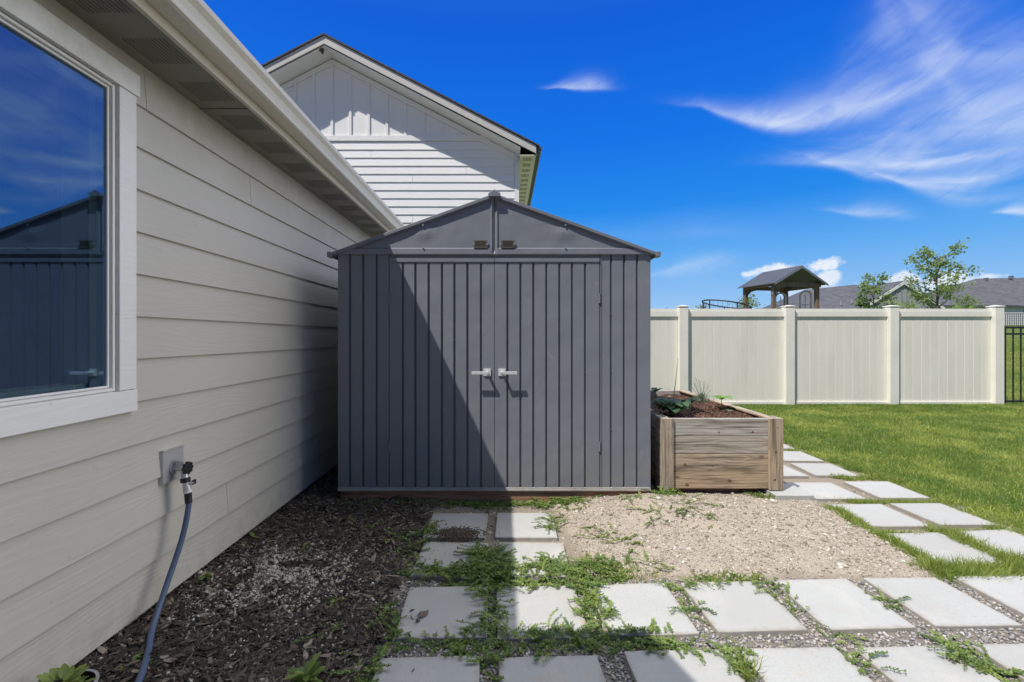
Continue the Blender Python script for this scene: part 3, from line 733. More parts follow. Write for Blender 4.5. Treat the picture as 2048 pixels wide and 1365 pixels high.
w = MB(); frame(w, WX - .17, WX - .052, OP[0] + .02, OP[1] - .01, OP[2] + .01, OP[3] - .01, .028); H_(w, 'inner_jamb', M['blind'], win)
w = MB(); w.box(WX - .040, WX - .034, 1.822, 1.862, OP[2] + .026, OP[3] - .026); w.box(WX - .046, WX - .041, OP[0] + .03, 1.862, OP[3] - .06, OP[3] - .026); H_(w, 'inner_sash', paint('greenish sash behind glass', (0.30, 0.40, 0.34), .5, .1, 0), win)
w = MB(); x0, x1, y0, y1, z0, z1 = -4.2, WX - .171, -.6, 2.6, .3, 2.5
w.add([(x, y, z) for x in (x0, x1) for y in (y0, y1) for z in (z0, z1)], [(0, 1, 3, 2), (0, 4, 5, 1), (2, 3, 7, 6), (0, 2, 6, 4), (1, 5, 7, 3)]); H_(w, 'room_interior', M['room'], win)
# hose tap
ty, tz = 2.205, .655
w = MB(); w.tone = .1; w.box(WX, WX + .028, 2.140, 2.275, .594, .748); fau = H_(w, 'tap', paint('grey mounting block', (0.40, 0.39, 0.40), .6, .2, .2), bevel=.002)
w = MB(); w.box(WX + .0, WX + .030, 2.136, 2.1395, .594, .752); w.box(WX, WX + .031, 2.136, 2.29, .7485, .752); H_(w, 'flashing', M['brass'], fau)
w = MB(); bx = WX + .028
w.tube([(bx, ty, tz), (bx + .006, ty, tz)], .030, 20); w.tube([(bx, ty, tz), (bx + .060, ty, tz)], .0155, 16)
w.tube([(bx + .034, ty, tz), (bx + .034, ty, tz + .035)], .013, 14); w.tube([(bx + .034, ty, tz + .033), (bx + .034, ty, tz + .040)], .020, 16)
w.tube([(bx + .048, ty, tz), (bx + .058, ty - .006, tz - .030), (bx + .064, ty - .010, tz - .048)], [.014, .0145, .015], 14)
H_(w, 'tap_body', M['brass'], fau, smooth=False, bevel=.001)
w = MB(); n = 48; vs = []
for sx in (0, 1):
    for k in range(n):
        a = 2 * math.pi * k / n; rr = .0285 + .0035 * math.cos(8 * a); vs.append((bx + .060 + .018 * sx, ty + rr * math.cos(a), tz + rr * math.sin(a)))
w.add(vs, [tuple(range(n - 1, -1, -1)), tuple(range(n, 2 * n))] + [(k, (k + 1) % n, n + (k + 1) % n, n + k) for k in range(n)])
H_(w, 'tap_handle', M['black'], fau, bevel=.002)
# hose
sx, sy, sz = bx + .064, ty - .010, tz - .048
hose = empty('garden_hose', (sx, sy, sz), 'blue garden hose hanging from the wall tap down onto the mulch', 'hose')
def child(mb, name, m, root, **k):
    o = mb.build(name, m, root, **k); base = Vector((0, 0, 0)); q = root
    while q is not None: base += q.location; q = q.parent
    o.location = -base; return o
hp = catmull([(sx + .012, sy + .004, sz - .085), (sx + .017, sy - .002, sz - .14), (-1.540, 2.15, .328), (-1.543, 2.05, .150), (-1.508, 1.93, .045), (-1.42, 1.79, .028), (-1.33, 1.62, .024), (-1.25, 1.4, .02), (-1.3, 1.0, .0), (-1.38, .3, -.01)], 10)
w = MB(); w.tube(hp, .0125, 16); child(w, 'hose_tube', M['hose'], hose, smooth=True)
w = MB(); w.tube([(sx, sy, sz + .002), (sx + .002, sy, sz - .018)], .0215, 12); child(w, 'coupling', M['black'], hose, bevel=.001)
w = MB(); w.tube([(sx + .002, sy, sz - .018), (sx + .006, sy + .001, sz - .036), (sx + .009, sy + .002, sz - .060)], [.013, .0165, .018], 14); w.tube([(sx + .01, sy, sz - .030), (sx + .032, sy + .016, sz - .022)], .010, 12); child(w, 'valve', M['brass'], hose)
w = MB(); w.box(sx + .026, sx + .036, sy + .006, sy + .028, sz - .034, sz - .012); child(w, 'valve_lever', M['black'], hose, bevel=.002)
w = MB(); w.tube([(sx + .009, sy + .002, sz - .058), (sx + .011, sy + .003, sz - .070)], .0185, 14); child(w, 'collar', M['vinylwin'], hose)
w = MB(); w.tube([(sx + .011, sy + .003, sz - .068), (sx + .013, sy + .003, sz - .100), (sx + .017, sy, sz - .122)], [.0165, .016, .0155], 14); child(w, 'grip_sleeve', M['black'], hose)

# gabled wing of the same house, behind the left edge of the frame: its roof throws the stepped shadow in front
wing = empty('house_wing', (-2.6, -1.5, 0), 'gabled wing of the beige house beside the camera that shades the front pavers', 'house')
ex, ey, ez = -.62, .955, 2.60; hw_ = 2.6; pk = ez + hw_ * .5
w = MB(); w.prism([(ey, ez), (ey - hw_, pk), (ey - 2 * hw_, ez), (ey - 2 * hw_, ez - .14), (ey - 2 * hw_ + .02, ez - .15), (ey - hw_, pk - .16), (ey - .02, ez - .15), (ey, ez - .14)], 0, -6.0, ex)
child(w, 'roof', M['shingle_x'], wing)
w = MB(); w.prism([(ey - .3, ez - .16), (ey - hw_, pk - .3), (ey - 2 * hw_ + .3, ez - .16), (ey - 2 * hw_ + .3, 0), (ey - .3, 0)], 0, -1.7, -.95)
child(w, 'wall', M['siding'], wing)

# ------------------------------------------------------------------ neighbour house with gable
nb = empty('neighbour_house', (-4.2, 10.5, 0), 'white two storey house with board and batten gable rising behind the shed', 'house')
NY = 10.5; NF = 10.0; NXc = .338; zE = 5.556; xE = .744; xP = -4.0; zP = 8.02
sl = (zP - zE) / (xE - xP)
def rk(x): return zP - abs(x - xP) * sl           # top line of the rake
xL = 2 * xP - xE
TZ = H + (CY - 272) / F * NY     # batten bottom (trim top)
w = MB(); zt = TZ - .14; kk = 0; z = zt
while z > .2:
    zb = z - .189; w.tone = random.random(); cuts = [2 * xP - NXc, NXc - .09]
    for q in ((-3.1, 1), (-4.2, 2), (-.88, 3), (-2.13, 4), (-.88, 8), (-2.13, 9), (-3.2, 7), (-1.4, 12), (-3.6, 14)):
        if q[1] == kk: cuts.insert(1, q[0])
    for a, b in zip(cuts[:-1], cuts[1:]):
        a += .004; b -= .004
        w.add([(a, NY, zb), (a, NY - .022, zb), (a, NY - .004, z), (a, NY, z), (b, NY, zb), (b, NY - .022, zb), (b, NY - .004, z), (b, NY, z)], [(0, 1, 2, 3), (7, 6, 5, 4), (1, 5, 6, 2), (0, 4, 5, 1)])
    z = zb; kk += 1
child(w, 'siding_wall', M['siding_far'], nb)
w = MB(); w.prism([(2 * xP - NXc, 0), (NXc - .005, 0), (NXc - .005, rk(NXc) - .25), (xP, zP - .25), (2 * xP - NXc, rk(NXc) - .25)], 1, NY + .002, 22.0); child(w, 'wall_body', M['batten'], nb)
w = MB()
xs_ = [-4.01 + .4275 * k for k in range(-10, 11)]
for x in xs_:
    top = rk(x) - .30
    if top > TZ + .03 and x < NXc - .1: w = MB(); w.tone = random.random(); w.box(x - .03, x + .03, NY - .024, NY, TZ, top); child(w, 'gable_batten', M['batten'], nb)
w = MB(); w.box(2 * xP - NXc, NXc, NY - .032, NY, TZ - .13, TZ - .002); w.box(NXc - .09, NXc + .012, NY - .036, NY + .09, 0, zE + .1)
for sgn in (-1, 1):
    pts = [(xP, zP - .27), (xP + sgn * (NXc - xP), rk(NXc) - .27), (xP + sgn * (NXc - xP), rk(NXc) - .40), (xP, zP - .40)]
    w.prism(pts, 1, NY - .03, NY - .001)
child(w, 'corner_trim', M['siding_far'], nb, bevel=.003)
# rake boards, soffit, roof
w = MB()
for sgn in (-1, 1):
    tip = xP + sgn * (xE - xP)
    w.prism([(xP, zP - .035), (tip, zE - .035), (tip, zE - .205), (xP, zP - .215)], 1, NF, NF + .03)
child(w, 'rake_board', paint('rake board paint', (0.60, 0.575, 0.54), .6, .3, .2), nb, bevel=.003)
w = MB()
for sgn in (-1, 1):
    tip = xP + sgn * (NXc + .03 - xP); zz = rk(NXc + .03)
    w.prism([(xP, zP - .232), (tip, zz - .232), (tip, zz - .245), (xP, zP - .245)], 1, NF + .03, NY)
child(w, 'rake_soffit', M['siding_far'], nb)
w = MB(); w.box(NXc + .012, xE - .03, NF + .03, 22.2, zE - .225, zE - .21); ns = child(w, 'eave_soffit', paint('far soffit', (0.80, 0.78, 0.62), .6, .1, .1), nb)
for k in range(34):
    v = MB(); y = 10.25 + k * .345
    for j in range(6): v.box(.44 + j * .032, .455 + j * .032, y - .085, y + .085, zE - .229, zE - .2245)
    child(v, 'soffit_vent', M['vent'], ns)
w = MB(); w.box(xE - .03, xE, NF + .0, 22.2, zE - .24, zE - .02); w.prism([(xE + .001, zE - .03), (xE + .001, zE - .15), (xE + .07, zE - .15), (xE + .11, zE - .07), (xE + .11, zE - .03)], 1, NF + .02, 22.2); child(w, 'gutter', paint('dark gutter', (0.10, 0.11, 0.12), .4, .1, .05), nb)
w = MB()
w.prism([(xP, zP + .01), (xE + .04, zE - .01), (xE + .04, zE - .04), (xP, zP - .03), (xL - .04, zE - .04), (xL - .04, zE - .01)], 1, NF - .03, 22.3); child(w, 'roof', M['shingle'], nb)
w = MB(); q = at(640, 88, NF + .02); 
for k in range(16):
    a = Vector((random.gauss(0, .025), random.gauss(.02, .02), random.gauss(0, .02))); w.box(q[0] + a.x - .02, q[0] + a.x + .02, NF + .06 + a.y, NF + .1 + a.y, 7.70 + a.z, 7.74 + a.z, Matrix.Rotation(random.random() * 3, 3, 'Y'))
o = w.build('wasp_nest', M['bark'], None, bevel=.006); tag(o, 'small brown wasp nest under the gable peak of the white house', 'nest')

# ------------------------------------------------------------------ shed
SY = 3.60; SS = SY / F
def sx_(px): return (px - CX) * SS
def sz_(py): return H + (CY - py) * SS
shed = empty('storage_shed', (-.078, SY, .09), 'dark charcoal metal garden shed with ribbed double doors', 'shed')
XL, XR = sx_(676), sx_(1301); ZB, ZT = sz_(975), sz_(509); SD = 2.2
def corrugate(mb, x0, x1, z0, z1, grooves, y0, depth=.021, bot=.0052, side=.0045, back=.02):
    """front sheet facing -Y, narrow recessed grooves"""
    P = [(x0, 0)]
    for gx in grooves:
        P += [(gx - bot - side, 0), (gx - bot, depth), (gx + bot, depth), (gx + bot + side, 0)]
    P.append((x1, 0))
    vs = [(x, y0 + d, z) for (x, d) in P for z in (z0, z1)]
    n = len(P); mb.add(vs, [(2 * i, 2 * i + 2, 2 * i + 3, 2 * i + 1) for i in range(n - 1)])
    mb.add([(x0, y0, z0), (x0, y0 + back, z0), (x0, y0 + back, z1), (x0, y0, z1)], [(0, 1, 2, 3)])
    mb.add([(x1, y0, z0), (x1, y0 + back, z0), (x1, y0 + back, z1), (x1, y0, z1)], [(3, 2, 1, 0)])
    mb.add([(x0, y0 + depth * .9, z1), (x1, y0 + depth * .9, z1), (x1, y0 + back, z1), (x0, y0 + back, z1)], [(0, 1, 2, 3)])
dl, dr, dm = sx_(779), sx_(1198.5), sx_(989)
w = MB(); corrugate(w, XL, dl - .004, ZB, ZT, [sx_(q) for q in (700, 726.5, 753.5)], SY); w.box(dl - .030, dl - .006, SY - .006, SY - .0005, ZB, ZT - .003); child(w, 'front_wall', M['shed'], shed, fixn=False); w = MB(); corrugate(w, dr + .008, XR, ZB, ZT, [sx_(q) for q in (1222, 1248, 1274)], SY)
# folded jamb pieces near the doors
w.box(dr + .010, dr + .016, SY - .006, SY - .0005, ZB, ZT - .003)
child(w, 'front_wall', M['shed'], shed, fixn=False)
def side_wall(x, sgn):
    mb = MB(); P = [(SY, 0)]; y = SY + .1
    while y < SY + SD - .06:
        P += [(y - .008, 0), (y - .0035, .013), (y + .0035, .013), (y + .008, 0)]; y += .104
    P.append((SY + SD, 0)); vs = [(x - sgn * d, yy, z) for (yy, d) in P for z in (ZB, ZT)]
    mb.add(vs, [(2 * i, 2 * i + 2, 2 * i + 3, 2 * i + 1) for i in range(len(P) - 1)]); child(mb, 'side_wall', M['shed'], shed, fixn=False)
side_wall(XL, -1); side_wall(XR, 1)
w = MB(); w.box(XL, XR, SY + SD - .01, SY + SD, ZB, ZT); child(w, 'rear_wall', M['shed'], shed)
w = MB(); w.box(XL + .02, XR - .02, SY + .03, SY + .04, ZB, ZT); child(w, 'inner_frame', M['black'], shed)
w = MB(); w.box(XL + .001, XR - .001, SY - .012, SY + SD, .062, ZB - .001); w.box(XL + .001, XR - .001, SY - .02, SY - .012, .066, ZB - .012); child(w, 'floor_frame', M['sill'], shed, bevel=.003)
# door head rail / header shadow gap
w = MB(); w.box(dl - .002, dr + .006, SY + .004, SY + .02, sz_(516), ZT); child(w, 'door_header', M['shed_trim'], shed)
for (a, b, gr, hx, sg) in ((dl + .001, dm - .002, (806, 831, 857.5, 884, 909, 935, 962), dl, -1), (dm + .002, dr, (1015, 1041, 1066.7, 1092.6, 1118.8, 1144, 1170), dr, 1)):
    z1 = sz_(517); zr = sz_(524.5)
    w = MB(); corrugate(w, a, b, ZB - .002, zr, [sx_(q) for q in gr], SY - .004)
    w.box(a, b, SY - .012, SY + .012, zr, z1)
    for q in gr: w.box(sx_(q) - .0075, sx_(q) + .0075, SY - .0015, SY + .016, zr - .012, zr)
    d = child(w, 'door', M['shed'], shed, fixn=False)
    s = -1 if sg < 0 else 1; px = sx_(974.5) if sg < 0 else sx_(1004); pz = sz_(745)
    w = MB(); w.box(px - .029, px + .029, SY - .015, SY - .004, pz - .029, pz + .029); w.tube([(px + s * -.0, SY - .012, pz), (px, SY - .070, pz)], .012, 12)
    w.box(min(px - s * .012, px + s * .120), max(px - s * .012, px + s * .120), SY - .080, SY - .066, pz - .012, pz + .012)
    h = child(w, 'handle', M['handle'], d, bevel=.002)
    if sg > 0:
        w = MB(); w.tube([(px, SY - .0845, pz), (px, SY - .079, pz)], .007, 12); child(w, 'keyhole', M['brass'], d)
    for py in (597, 893):
        w = MB(); w.tube([(hx, SY - .012, sz_(py + 10)), (hx, SY - .012, sz_(py - 10))], .006, 10); w.box(hx - .012, hx + .010, SY - .0095, SY - .006, sz_(py + 10), sz_(py - 10)); child(w, 'hinge', M['shed_trim'], d)
# gable panels with pressed folds
apx, apz = sx_(989), sz_(392)
zg0 = ZT; zel = sz_(505)
def gz(x):  # underside of rake trim
    return apz - .02 - abs(x - apx) * (apz - zel) / (apx - XL)
for sgn in (-1, 1):
    w = MB(); xe = XL if sgn < 0 else XR; n = 24; vs = []; fs = []
    cols = [apx + sgn * (.0025)] + [apx + sgn * (.022)] + [apx + sgn * (.034)] + [apx + sgn * (.034) + (xe - apx - sgn * .034) * k / n for k in range(1, n + 1)]
    rows = 12
    for i, x in enumerate(cols):
        top = max(gz(x), ZT + .004)
        for j in range(rows + 1):
            if j == 0: z = ZT
            elif j == 1: z = min(ZT + .040, top)
            elif j == 2: z = min(ZT + .050, top)
            else: z = max(ZT + .050, ZT + .05 + (top - ZT - .05) * (j - 2) / (rows - 2)) if top > ZT + .05 else top
            y = SY - .020
            if i >= 2 and j >= 2: y = SY - .008 - .010 * (math.exp(-((x - (apx + sgn * .56)) / .07) ** 2 - ((z - sz_(468)) / .05) ** 2))
            if i == 0: y = SY - .006
            vs.append((x, y, z))
    for i in range(len(cols) - 1):
        for j in range(rows):
            a = i * (rows + 1) + j; q = (a, a + rows + 1, a + rows + 2, a + 1); fs.append(q if sgn > 0 else q[::-1])
    w.add(vs, fs); w.box(min(apx, xe), max(apx, xe), SY - .019, SY - .0, ZT - .004, ZT + .002)
    gp = child(w, 'gable_panel', M['shed'], shed, fixn=False)
    # vent
    cx_ = sx_(961.5) if sgn < 0 else sx_(1015.5); cz = sz_(490)
    w = MB(); frame_y = (SY - .026, SY - .016)
    w.box(cx_ - .054, cx_ + .054, *frame_y, cz + .024, cz + .031); w.box(cx_ - .054, cx_ + .054, *frame_y, cz - .031, cz - .024); w.box(cx_ - .054, cx_ - .040, *frame_y, cz - .024, cz + .024); w.box(cx_ + .040, cx_ + .054, *frame_y, cz - .024, cz + .024)
    for k in range(7): w.box(cx_ - .040, cx_ + .040, SY - .025, SY - .014, cz - .023 + k * .007, cz - .0195 + k * .007)
    child(w, 'vent', paint('bronze louvre', (0.10, 0.09, 0.065), .45, .2, 0), shed, bevel=.001)
    w = MB(); w.box(cx_ - .04, cx_ + .04, SY - .012, SY - .010, cz - .024, cz + .024); child(w, 'vent_backing', M['black'], gp)
    # screws
    for (pxx, pyy) in (((847, 452), (847, 497), (948, 490), (975, 490)) if sgn < 0 else ((1130, 452), (1130, 497), (1002, 490), (1029, 490))):
        w = MB(); x, z = sx_(pxx), sz_(pyy); w.tube([(x, SY - .029, z), (x, SY - .014, z)], .0075, 8); child(w, 'screw', M['screw'], gp)
# roof: two folded slopes with front rake trim, caps
def roofz(x): return apz + .006 - abs(x - apx) * (apz + .006 - sz_(508)) / (apx - sx_(664))
for sgn in (-1, 1):
    xe = sx_(664) if sgn < 0 else sx_(1312)
    w = MB(); zz = roofz(xe)
    w.prism([(apx, apz + .006), (xe, zz), (xe, zz - .008), (apx, apz - .004)], 1, SY - .025, SY + SD + .03); child(w, 'roof_panel', M['shed_trim'], shed)
    w = MB(); w.prism([(apx, apz + .009), (xe, zz + .003), (xe, zz - .022), (apx, apz - .018)], 1, SY - .034, SY - .026)
    w.prism([(apx, apz - .010), (xe, zz - .016), (xe, zz - .030), (apx, apz - .026)], 1, SY - .026, SY - .0215)
    child(w, 'rake_trim', M['shed_trim'], shed, bevel=.002)
    w = MB(); w.box(xe - .018 + (-.004 if sgn < 0 else .004), xe + .018 + (-.004 if sgn < 0 else .004), SY - .052, SY + .03, zz - .034, zz + .008); child(w, 'corner_cap', M['shed_trim'], shed, bevel=.004)
    w = MB(); w.box(xe - .006, xe + .006, SY + .031, SY + SD + .03, zz - .03, zz + .004); child(w, 'eave_trim', M['shed_trim'], shed)
w = MB(); w.prism([(apx - .048, apz - .022), (apx - .048, apz + .004), (apx - .012, apz + .022), (apx, apz + .034), (apx + .012, apz + .022), (apx + .048, apz + .004), (apx + .048, apz - .022)], 1, SY - .060, SY - .047)
w.prism([(apx - .05, apz - .012), (apx, apz + .014), (apx + .05, apz - .012), (apx, apz + .002)], 1, SY - .047, SY + SD); child(w, 'ridge_cap', M['shed_trim'], shed, bevel=.002)
# wall screws
for (pxx, ys_) in ((753.5, (628, 742, 860)), (700, (512.5,)), (1222, (628, 742, 860)), (884, (626,)), (909, (680,)), (1092, (740,)), (1274, (512.5,)), (776, (512.5,)), (857.5, (968,)), (1041, (968,)), (1118, (968,)), (806, (745,)), (1170, (745,))):
    for yy in ys_:
        w = MB(); x, z = sx_(pxx), sz_(yy); w.tube([(x, SY + .001, z), (x, SY + .014, z)], .0045, 8); child(w, 'screw', M['shed_trim'], shed)
# platform under the shed
w = MB(); w.tone = .9; w.box(XL + .02, XR - .0, SY + .0, SY + .04, -.03, .0605); w.box(XL + .02, XL + .06, SY + .041, SY + SD, -.03, .0605); w.box(XR - .045, XR - .005, SY + .041, SY + SD, -.03, .0605)
o = w.build('timber_base', M['redwood'], None, bevel=.004); tag(o, 'reddish brown timber base under the shed', 'timber base')

# ------------------------------------------------------------------ raised planter
PY = 3.65; PX0, PX1 = 1.278, 2.267; PZ0, PZ1 = .055, .630; PD = 1.95
pl = empty('raised_planter', ((PX0 + PX1) / 2, PY + PD / 2, PZ0), 'weathered wooden raised planter box filled with soil beside the shed', 'planter')
w = MB(); ph = (PZ1 - PZ0) / 4; tn = [.92, .55, .30, .0]
for k in range(4):
    w.tone = tn[k]; w.box(PX0 + .004, PX1 - .004, PY + .020, PY + .058, PZ0 + ph * k + .0022, PZ0 + ph * (k + 1) - .0022)
child(w, 'front_panel', M['wood_x'], pl, bevel=.003)
w = MB()
for k in range(4): w.tone = tn[k]; w.box(PX0 + .004, PX1 - .004, PY + PD - .04, PY + PD, PZ0 + ph * k + .0022, PZ0 + ph * (k + 1) - .0022)
child(w, 'rear_panel', M['wood_x'], pl, bevel=.003)
for (a, b) in ((PX0 + .020, PX0 + .058), (PX1 - .058, PX1 - .020)):
    w = MB()
    for k in range(4): w.tone = tn[k] * .8 + .1; w.box(a, b, PY + .060, PY + PD - .042, PZ0 + ph * k + .0022, PZ0 + ph * (k + 1) - .0022)
    child(w, 'side_panel', M['wood_y'], pl, bevel=.003)
w = MB()
for (a, b, t_) in ((PX0, PX0 + .100, .35), (PX1 - .115, PX1, .55)):
    w = MB(); w.tone = t_; w.box(a, b, PY, PY + .0195, PZ0 - .004, PZ1 + .002); child(w, 'corner_board', M['wood_z'], pl, bevel=.002)
for (x, s_) in ((PX0, 1), (PX1 - .0195, 1)):
    for y in (PY + .0205, PY + PD - .13):
        w = MB(); w.tone = .3; w.box(x, x + .0195, y, y + .125, PZ0 - .004, PZ1 + .001); child(w, 'corner_board', M['wood_y'], pl, bevel=.002)
w = MB(); w.tone = .8; w.box(PX1 - .105, PX1 - .0595, PY + .059, PY + PD - .041, PZ1 - .012, PZ1 + .001); w.box(PX0 + .0595, PX0 + .08, PY + .059, PY + PD - .041, PZ1 - .012, PZ1 + .001)
child(w, 'inner_cleat', M['wood_y'], pl, bevel=.002)
w = MB(); w.tone = .9; w.box(PX0 + .12, PX1 - .16, PY + .09, PY + .13, -.03, PZ0 - .002); child(w, 'bearer', M['redwood'], pl); w = MB(); w.tone = .9; w.box(PX0 + .12, PX1 - .16, PY + 1.5, PY + 1.54, -.03, PZ0 - .002); child(w, 'bearer', M['redwood'], pl)
w = MB()
for (px, pz_) in ((PX0 + .05, .12), (PX0 + .05, .25), (PX0 + .055, .4), (PX0 + .05, .55), (PX1 - .08, .13), (PX1 - .05, .27), (PX1 - .06, .41), (PX1 - .05, .56)): w.tube([(px, PY - .0012, pz_), (px, PY + .004, pz_)], .004, 8)
child(w, 'nail_heads', M['gap'], pl)
for (px, py, r) in ((1372, 931, .010), (1462, 964, .013), (1376, 972, .012), (1440, 866, .007), (1508, 866, .009), (1427, 934, .006), (1552, 905, .009), (1550, 960, .007)):
    X_, Z_ = (px - CX) / F * PY, H + (CY - py) / F * PY; yy = PY + (.020 if px < 1539 else 0.0)
    w = MB(); n = 14; ring = [(X_ + r * 1.35 * math.cos(2 * math.pi * k / n) * random.uniform(.85, 1.1), Z_ + r * math.sin(2 * math.pi * k / n) * random.uniform(.85, 1.1)) for k in range(n)]
    w.prism(ring, 1, yy - .0008, yy + .004); child(w, 'knot', M['knotwood'], pl)
# soil in the planter
def soilz(X, Y): return PZ1 - .055 + .05 * (fbm(X, Y, 5, 12) - .5) + .035 * np.exp(-((Y - PY - .75) / .5) ** 2)
nx, ny = 50, 90; xs = np.linspace(PX0 + .061, PX1 - .061, nx); ys = np.linspace(PY + .06, PY + PD - .045, ny); X, Y = np.meshgrid(xs, ys); Z = soilz(X, Y) + .012 * (fbm(X, Y, 30, 3) - .5)
i = (np.arange(ny - 1)[:, None] * nx + np.arange(nx - 1)[None]).ravel(); Vb = np.stack([X, Y, Z], -1).reshape(-1, 3); Tq = np.stack([i, i + 1, i + nx + 1, i + nx], -1); Tt = np.concatenate([Tq[:, [0, 1, 2]], Tq[:, [0, 2, 3]]])
parts = [(Vb, Tt, U(.2, .6, len(Tt)))]
n = 9000; X = U(PX0 + .065, PX1 - .065, n); Y = U(PY + .065, PY + PD - .05, n); L = RNG.lognormal(math.log(.006), .5, n).clip(.003, .022)
for k in range(3):
    q = np.arange(n) % 3 == k; m_ = q.sum()
    V, T = scatter(chip_t(k + 20), np.stack([X[q], Y[q], soilz(X[q], Y[q]) + .004], -1), np.stack([L[q], L[q] * .45, L[q] * .35], -1), eul(RNG.normal(0, .5, m_), RNG.normal(0, .5, m_), U(0, 6.3, m_))); parts.append((V, T, U(0, 1, m_) ** 1.3))
o = multi('garden_soil', parts, M['soil']); tag(o, 'reddish brown compost with bark bits filling the wooden planter', 'soil', kind='stuff')

# ------------------------------------------------------------------ plants
def leaf_mesh(mb, base, direction, length, width, droop=.3, lobes=0, fold=.15, n=7, pitch=.5):
    """broad leaf; direction azimuth, pitch up angle"""
    az = direction; cx, sx2 = math.cos(az), math.sin(az); px, pz_ = 0.0, 0.0; rows = []
    for i in range(n + 1):
        t = i / n; a = pitch - droop * t * 2; wd = width * (math.sin(math.pi * min(1, t * .92 + .04)) ** .75) * (1 - .25 * t)
        if lobes: wd *= 1 + .16 * math.sin(t * math.pi * 2 * lobes)
        rows.append((px, pz_, wd)); px += length / n * math.cos(a); pz_ += length / n * math.sin(a)
    vs = []
    for (q, z, wd) in rows:
        for sgn in (-1, 0, 1): vs.append((base[0] + cx * q - sx2 * wd * sgn, base[1] + sx2 * q + cx * wd * sgn, base[2] + z + abs(sgn) * fold * wd))
    fs = []
    for i in range(n):
        for k in (0, 1): a = i * 3 + k; fs.append((a, a + 3, a + 4, a + 1))
    mb.add(vs, fs)
def plant(name, x, y, z, label, cat, leafm, leaves, stem_h=.0, stem_r=.004, group=None):
    root = empty(name, (x, y, z), label, cat, group)
    w = MB(); w.tube([(x, y, z - .02), (x + .004, y, z + stem_h * .5), (x, y + .003, z + stem_h + .004)], [stem_r, stem_r * .8, stem_r * .6], 7); child(w, 'stem', M['bright'], root, smooth=True)
    w = MB(); st = MB(); st.tone = .3
    for (az, L, W, dr, pit, hh, lob) in leaves:
        w.tone = random.uniform(.1, .95); b = (x, y, z + hh)
        if pit > 1.05 or hh < 0:
            r_ = abs(hh) ; b2 = (x + math.cos(az) * r_, y + math.sin(az) * r_, z + max(.02, pit * .08)); st.tube([(x, y, z), (x + math.cos(az) * r_ * .4, y + math.sin(az) * r_ * .4, b2[2] * .6 + z * .4 + .01), b2], .0025, 5); b = b2; pit = .25
        leaf_mesh(w, b, az, L, W, dr, lob, .15, 7, pit)
    child(w, 'leaves', leafm, root, smooth=True, fixn=False)
    if st.v: child(st, 'leaf_stalks', M['bright'], root, smooth=True)
    return root
def sz0(x, y): return float(soilz(np.array(x), np.array(y)))
u = random.uniform
def pp(px, py, zz):
    Y = F * (H - zz) / (py - CY); return (px - CX) / F * Y, Y
x, y = pp(1345, 832, .60); y = max(y, PY + .16)
lv = [(u(0, 6.28), u(.07, .10), u(.040, .054), u(.45, .8), u(.9, 2.0), -u(.01, .11), 0) for _ in range(44)]
plant('squash_plant', x, y + .02, sz0(x, y), 'low dark green broad leaved plant at the left front of the planter', 'plant', M['squash'], lv, .03, .006)
x, y = pp(1443, 822, .59)
plant('seedling', x, y, sz0(x, y), 'bright lime green young plant in the middle of the planter', 'plant', M['bright'], [(a, u(.13, .16), .042, .40, .50, .095, 0) for a in (.1, 2.9, 1.6, -1.3, 4.0)] + [(a, .06, .015, .2, .9, .095, 0) for a in (.9, 3.8)], .09, .005)
x, y = pp(1383, 823, .59)
plant('seedling', x, y, sz0(x, y), 'small dark seedling just right of the low broad leaved plant', 'plant', M['squash'], [(a, .085, .026, .3, .7, .06, 0) for a in (.2, 2.8, 1.5, -1.3)] + [(.8, .05, .012, .2, 1.0, .07, 0)], .07, .004)
x, y = pp(1310, 798, .60)
plant('seedling', x, y, sz0(x, y), 'small dark seedling near the back of the planter, against the shed corner', 'plant', M['squash'], [(a, .11, .034, .35, .7, .10, 0) for a in (.2, 2.9, 1.5, -1.3)] + [(.8, .06, .014, .2, 1.0, .11, 0)], .11, .004)
for (px, py, lab) in ((1340, 796, 'tiny sparse seedling at the foot of the thin stake'), (1458, 828, 'tiny withered yellowish seedling in front of the lime green plant')):
    x, y = pp(px, py, .59); y = max(y, PY + .1)
    plant('seedling', x, y, sz0(x, y), lab, 'plant', M['lavender'], [(a, .05, .010, .4, .5, .02, 0) for a in (.2, 1.5, 2.9, 4.2, 5.3)], .025, .002)
# lavender
x, y = pp(1403, 806, .60); z = sz0(x, y); lvd = empty('lavender', (x, y, z), 'grey green lavender clump with thin flower stalks in the planter', 'plant')
n = 520; a = U(0, 6.3, n); rr = np.abs(RNG.normal(0, .055, n)); P = np.stack([x + rr * np.cos(a), y + rr * np.sin(a), z + U(0, .09, n) * (1 - rr / .2)], -1)
V, T = scatter(BLADE, P, np.stack([np.full(n, .005), U(.02, .045, n), U(.02, .045, n)], -1), eul(RNG.normal(0, .5, n), RNG.normal(0, .5, n), U(0, 6.3, n))); multi('leaves', [(V, T, U(0, 1, n))], M['lavender'], lvd).location = (-x, -y, -z)
w = MB()
for k in range(15):
    a = u(0, 6.28); r = u(.02, .12); hgt = u(.14, .27); w.tone = .5; w.tube([(x, y, z + .02), (x + math.cos(a) * r * .5, y + math.sin(a) * r * .5, z + hgt * .55), (x + math.cos(a) * r, y + math.sin(a) * r, z + hgt)], [.0015, .0012, .0022], 4)
child(w, 'flower_stalks', M['lavender'], lvd)
# stake
x, y = pp(1345, 800, .60); w = MB(); w.tube([(x, y, sz0(x, y) - .03), (x + .035, y, z + .20), (x + .060, y, z + .455)], [.005, .004, .002], 6)
o = w.build('plant_stake', M['bark'], None, smooth=True); tag(o, 'thin brown stake standing in the planter', 'stake')

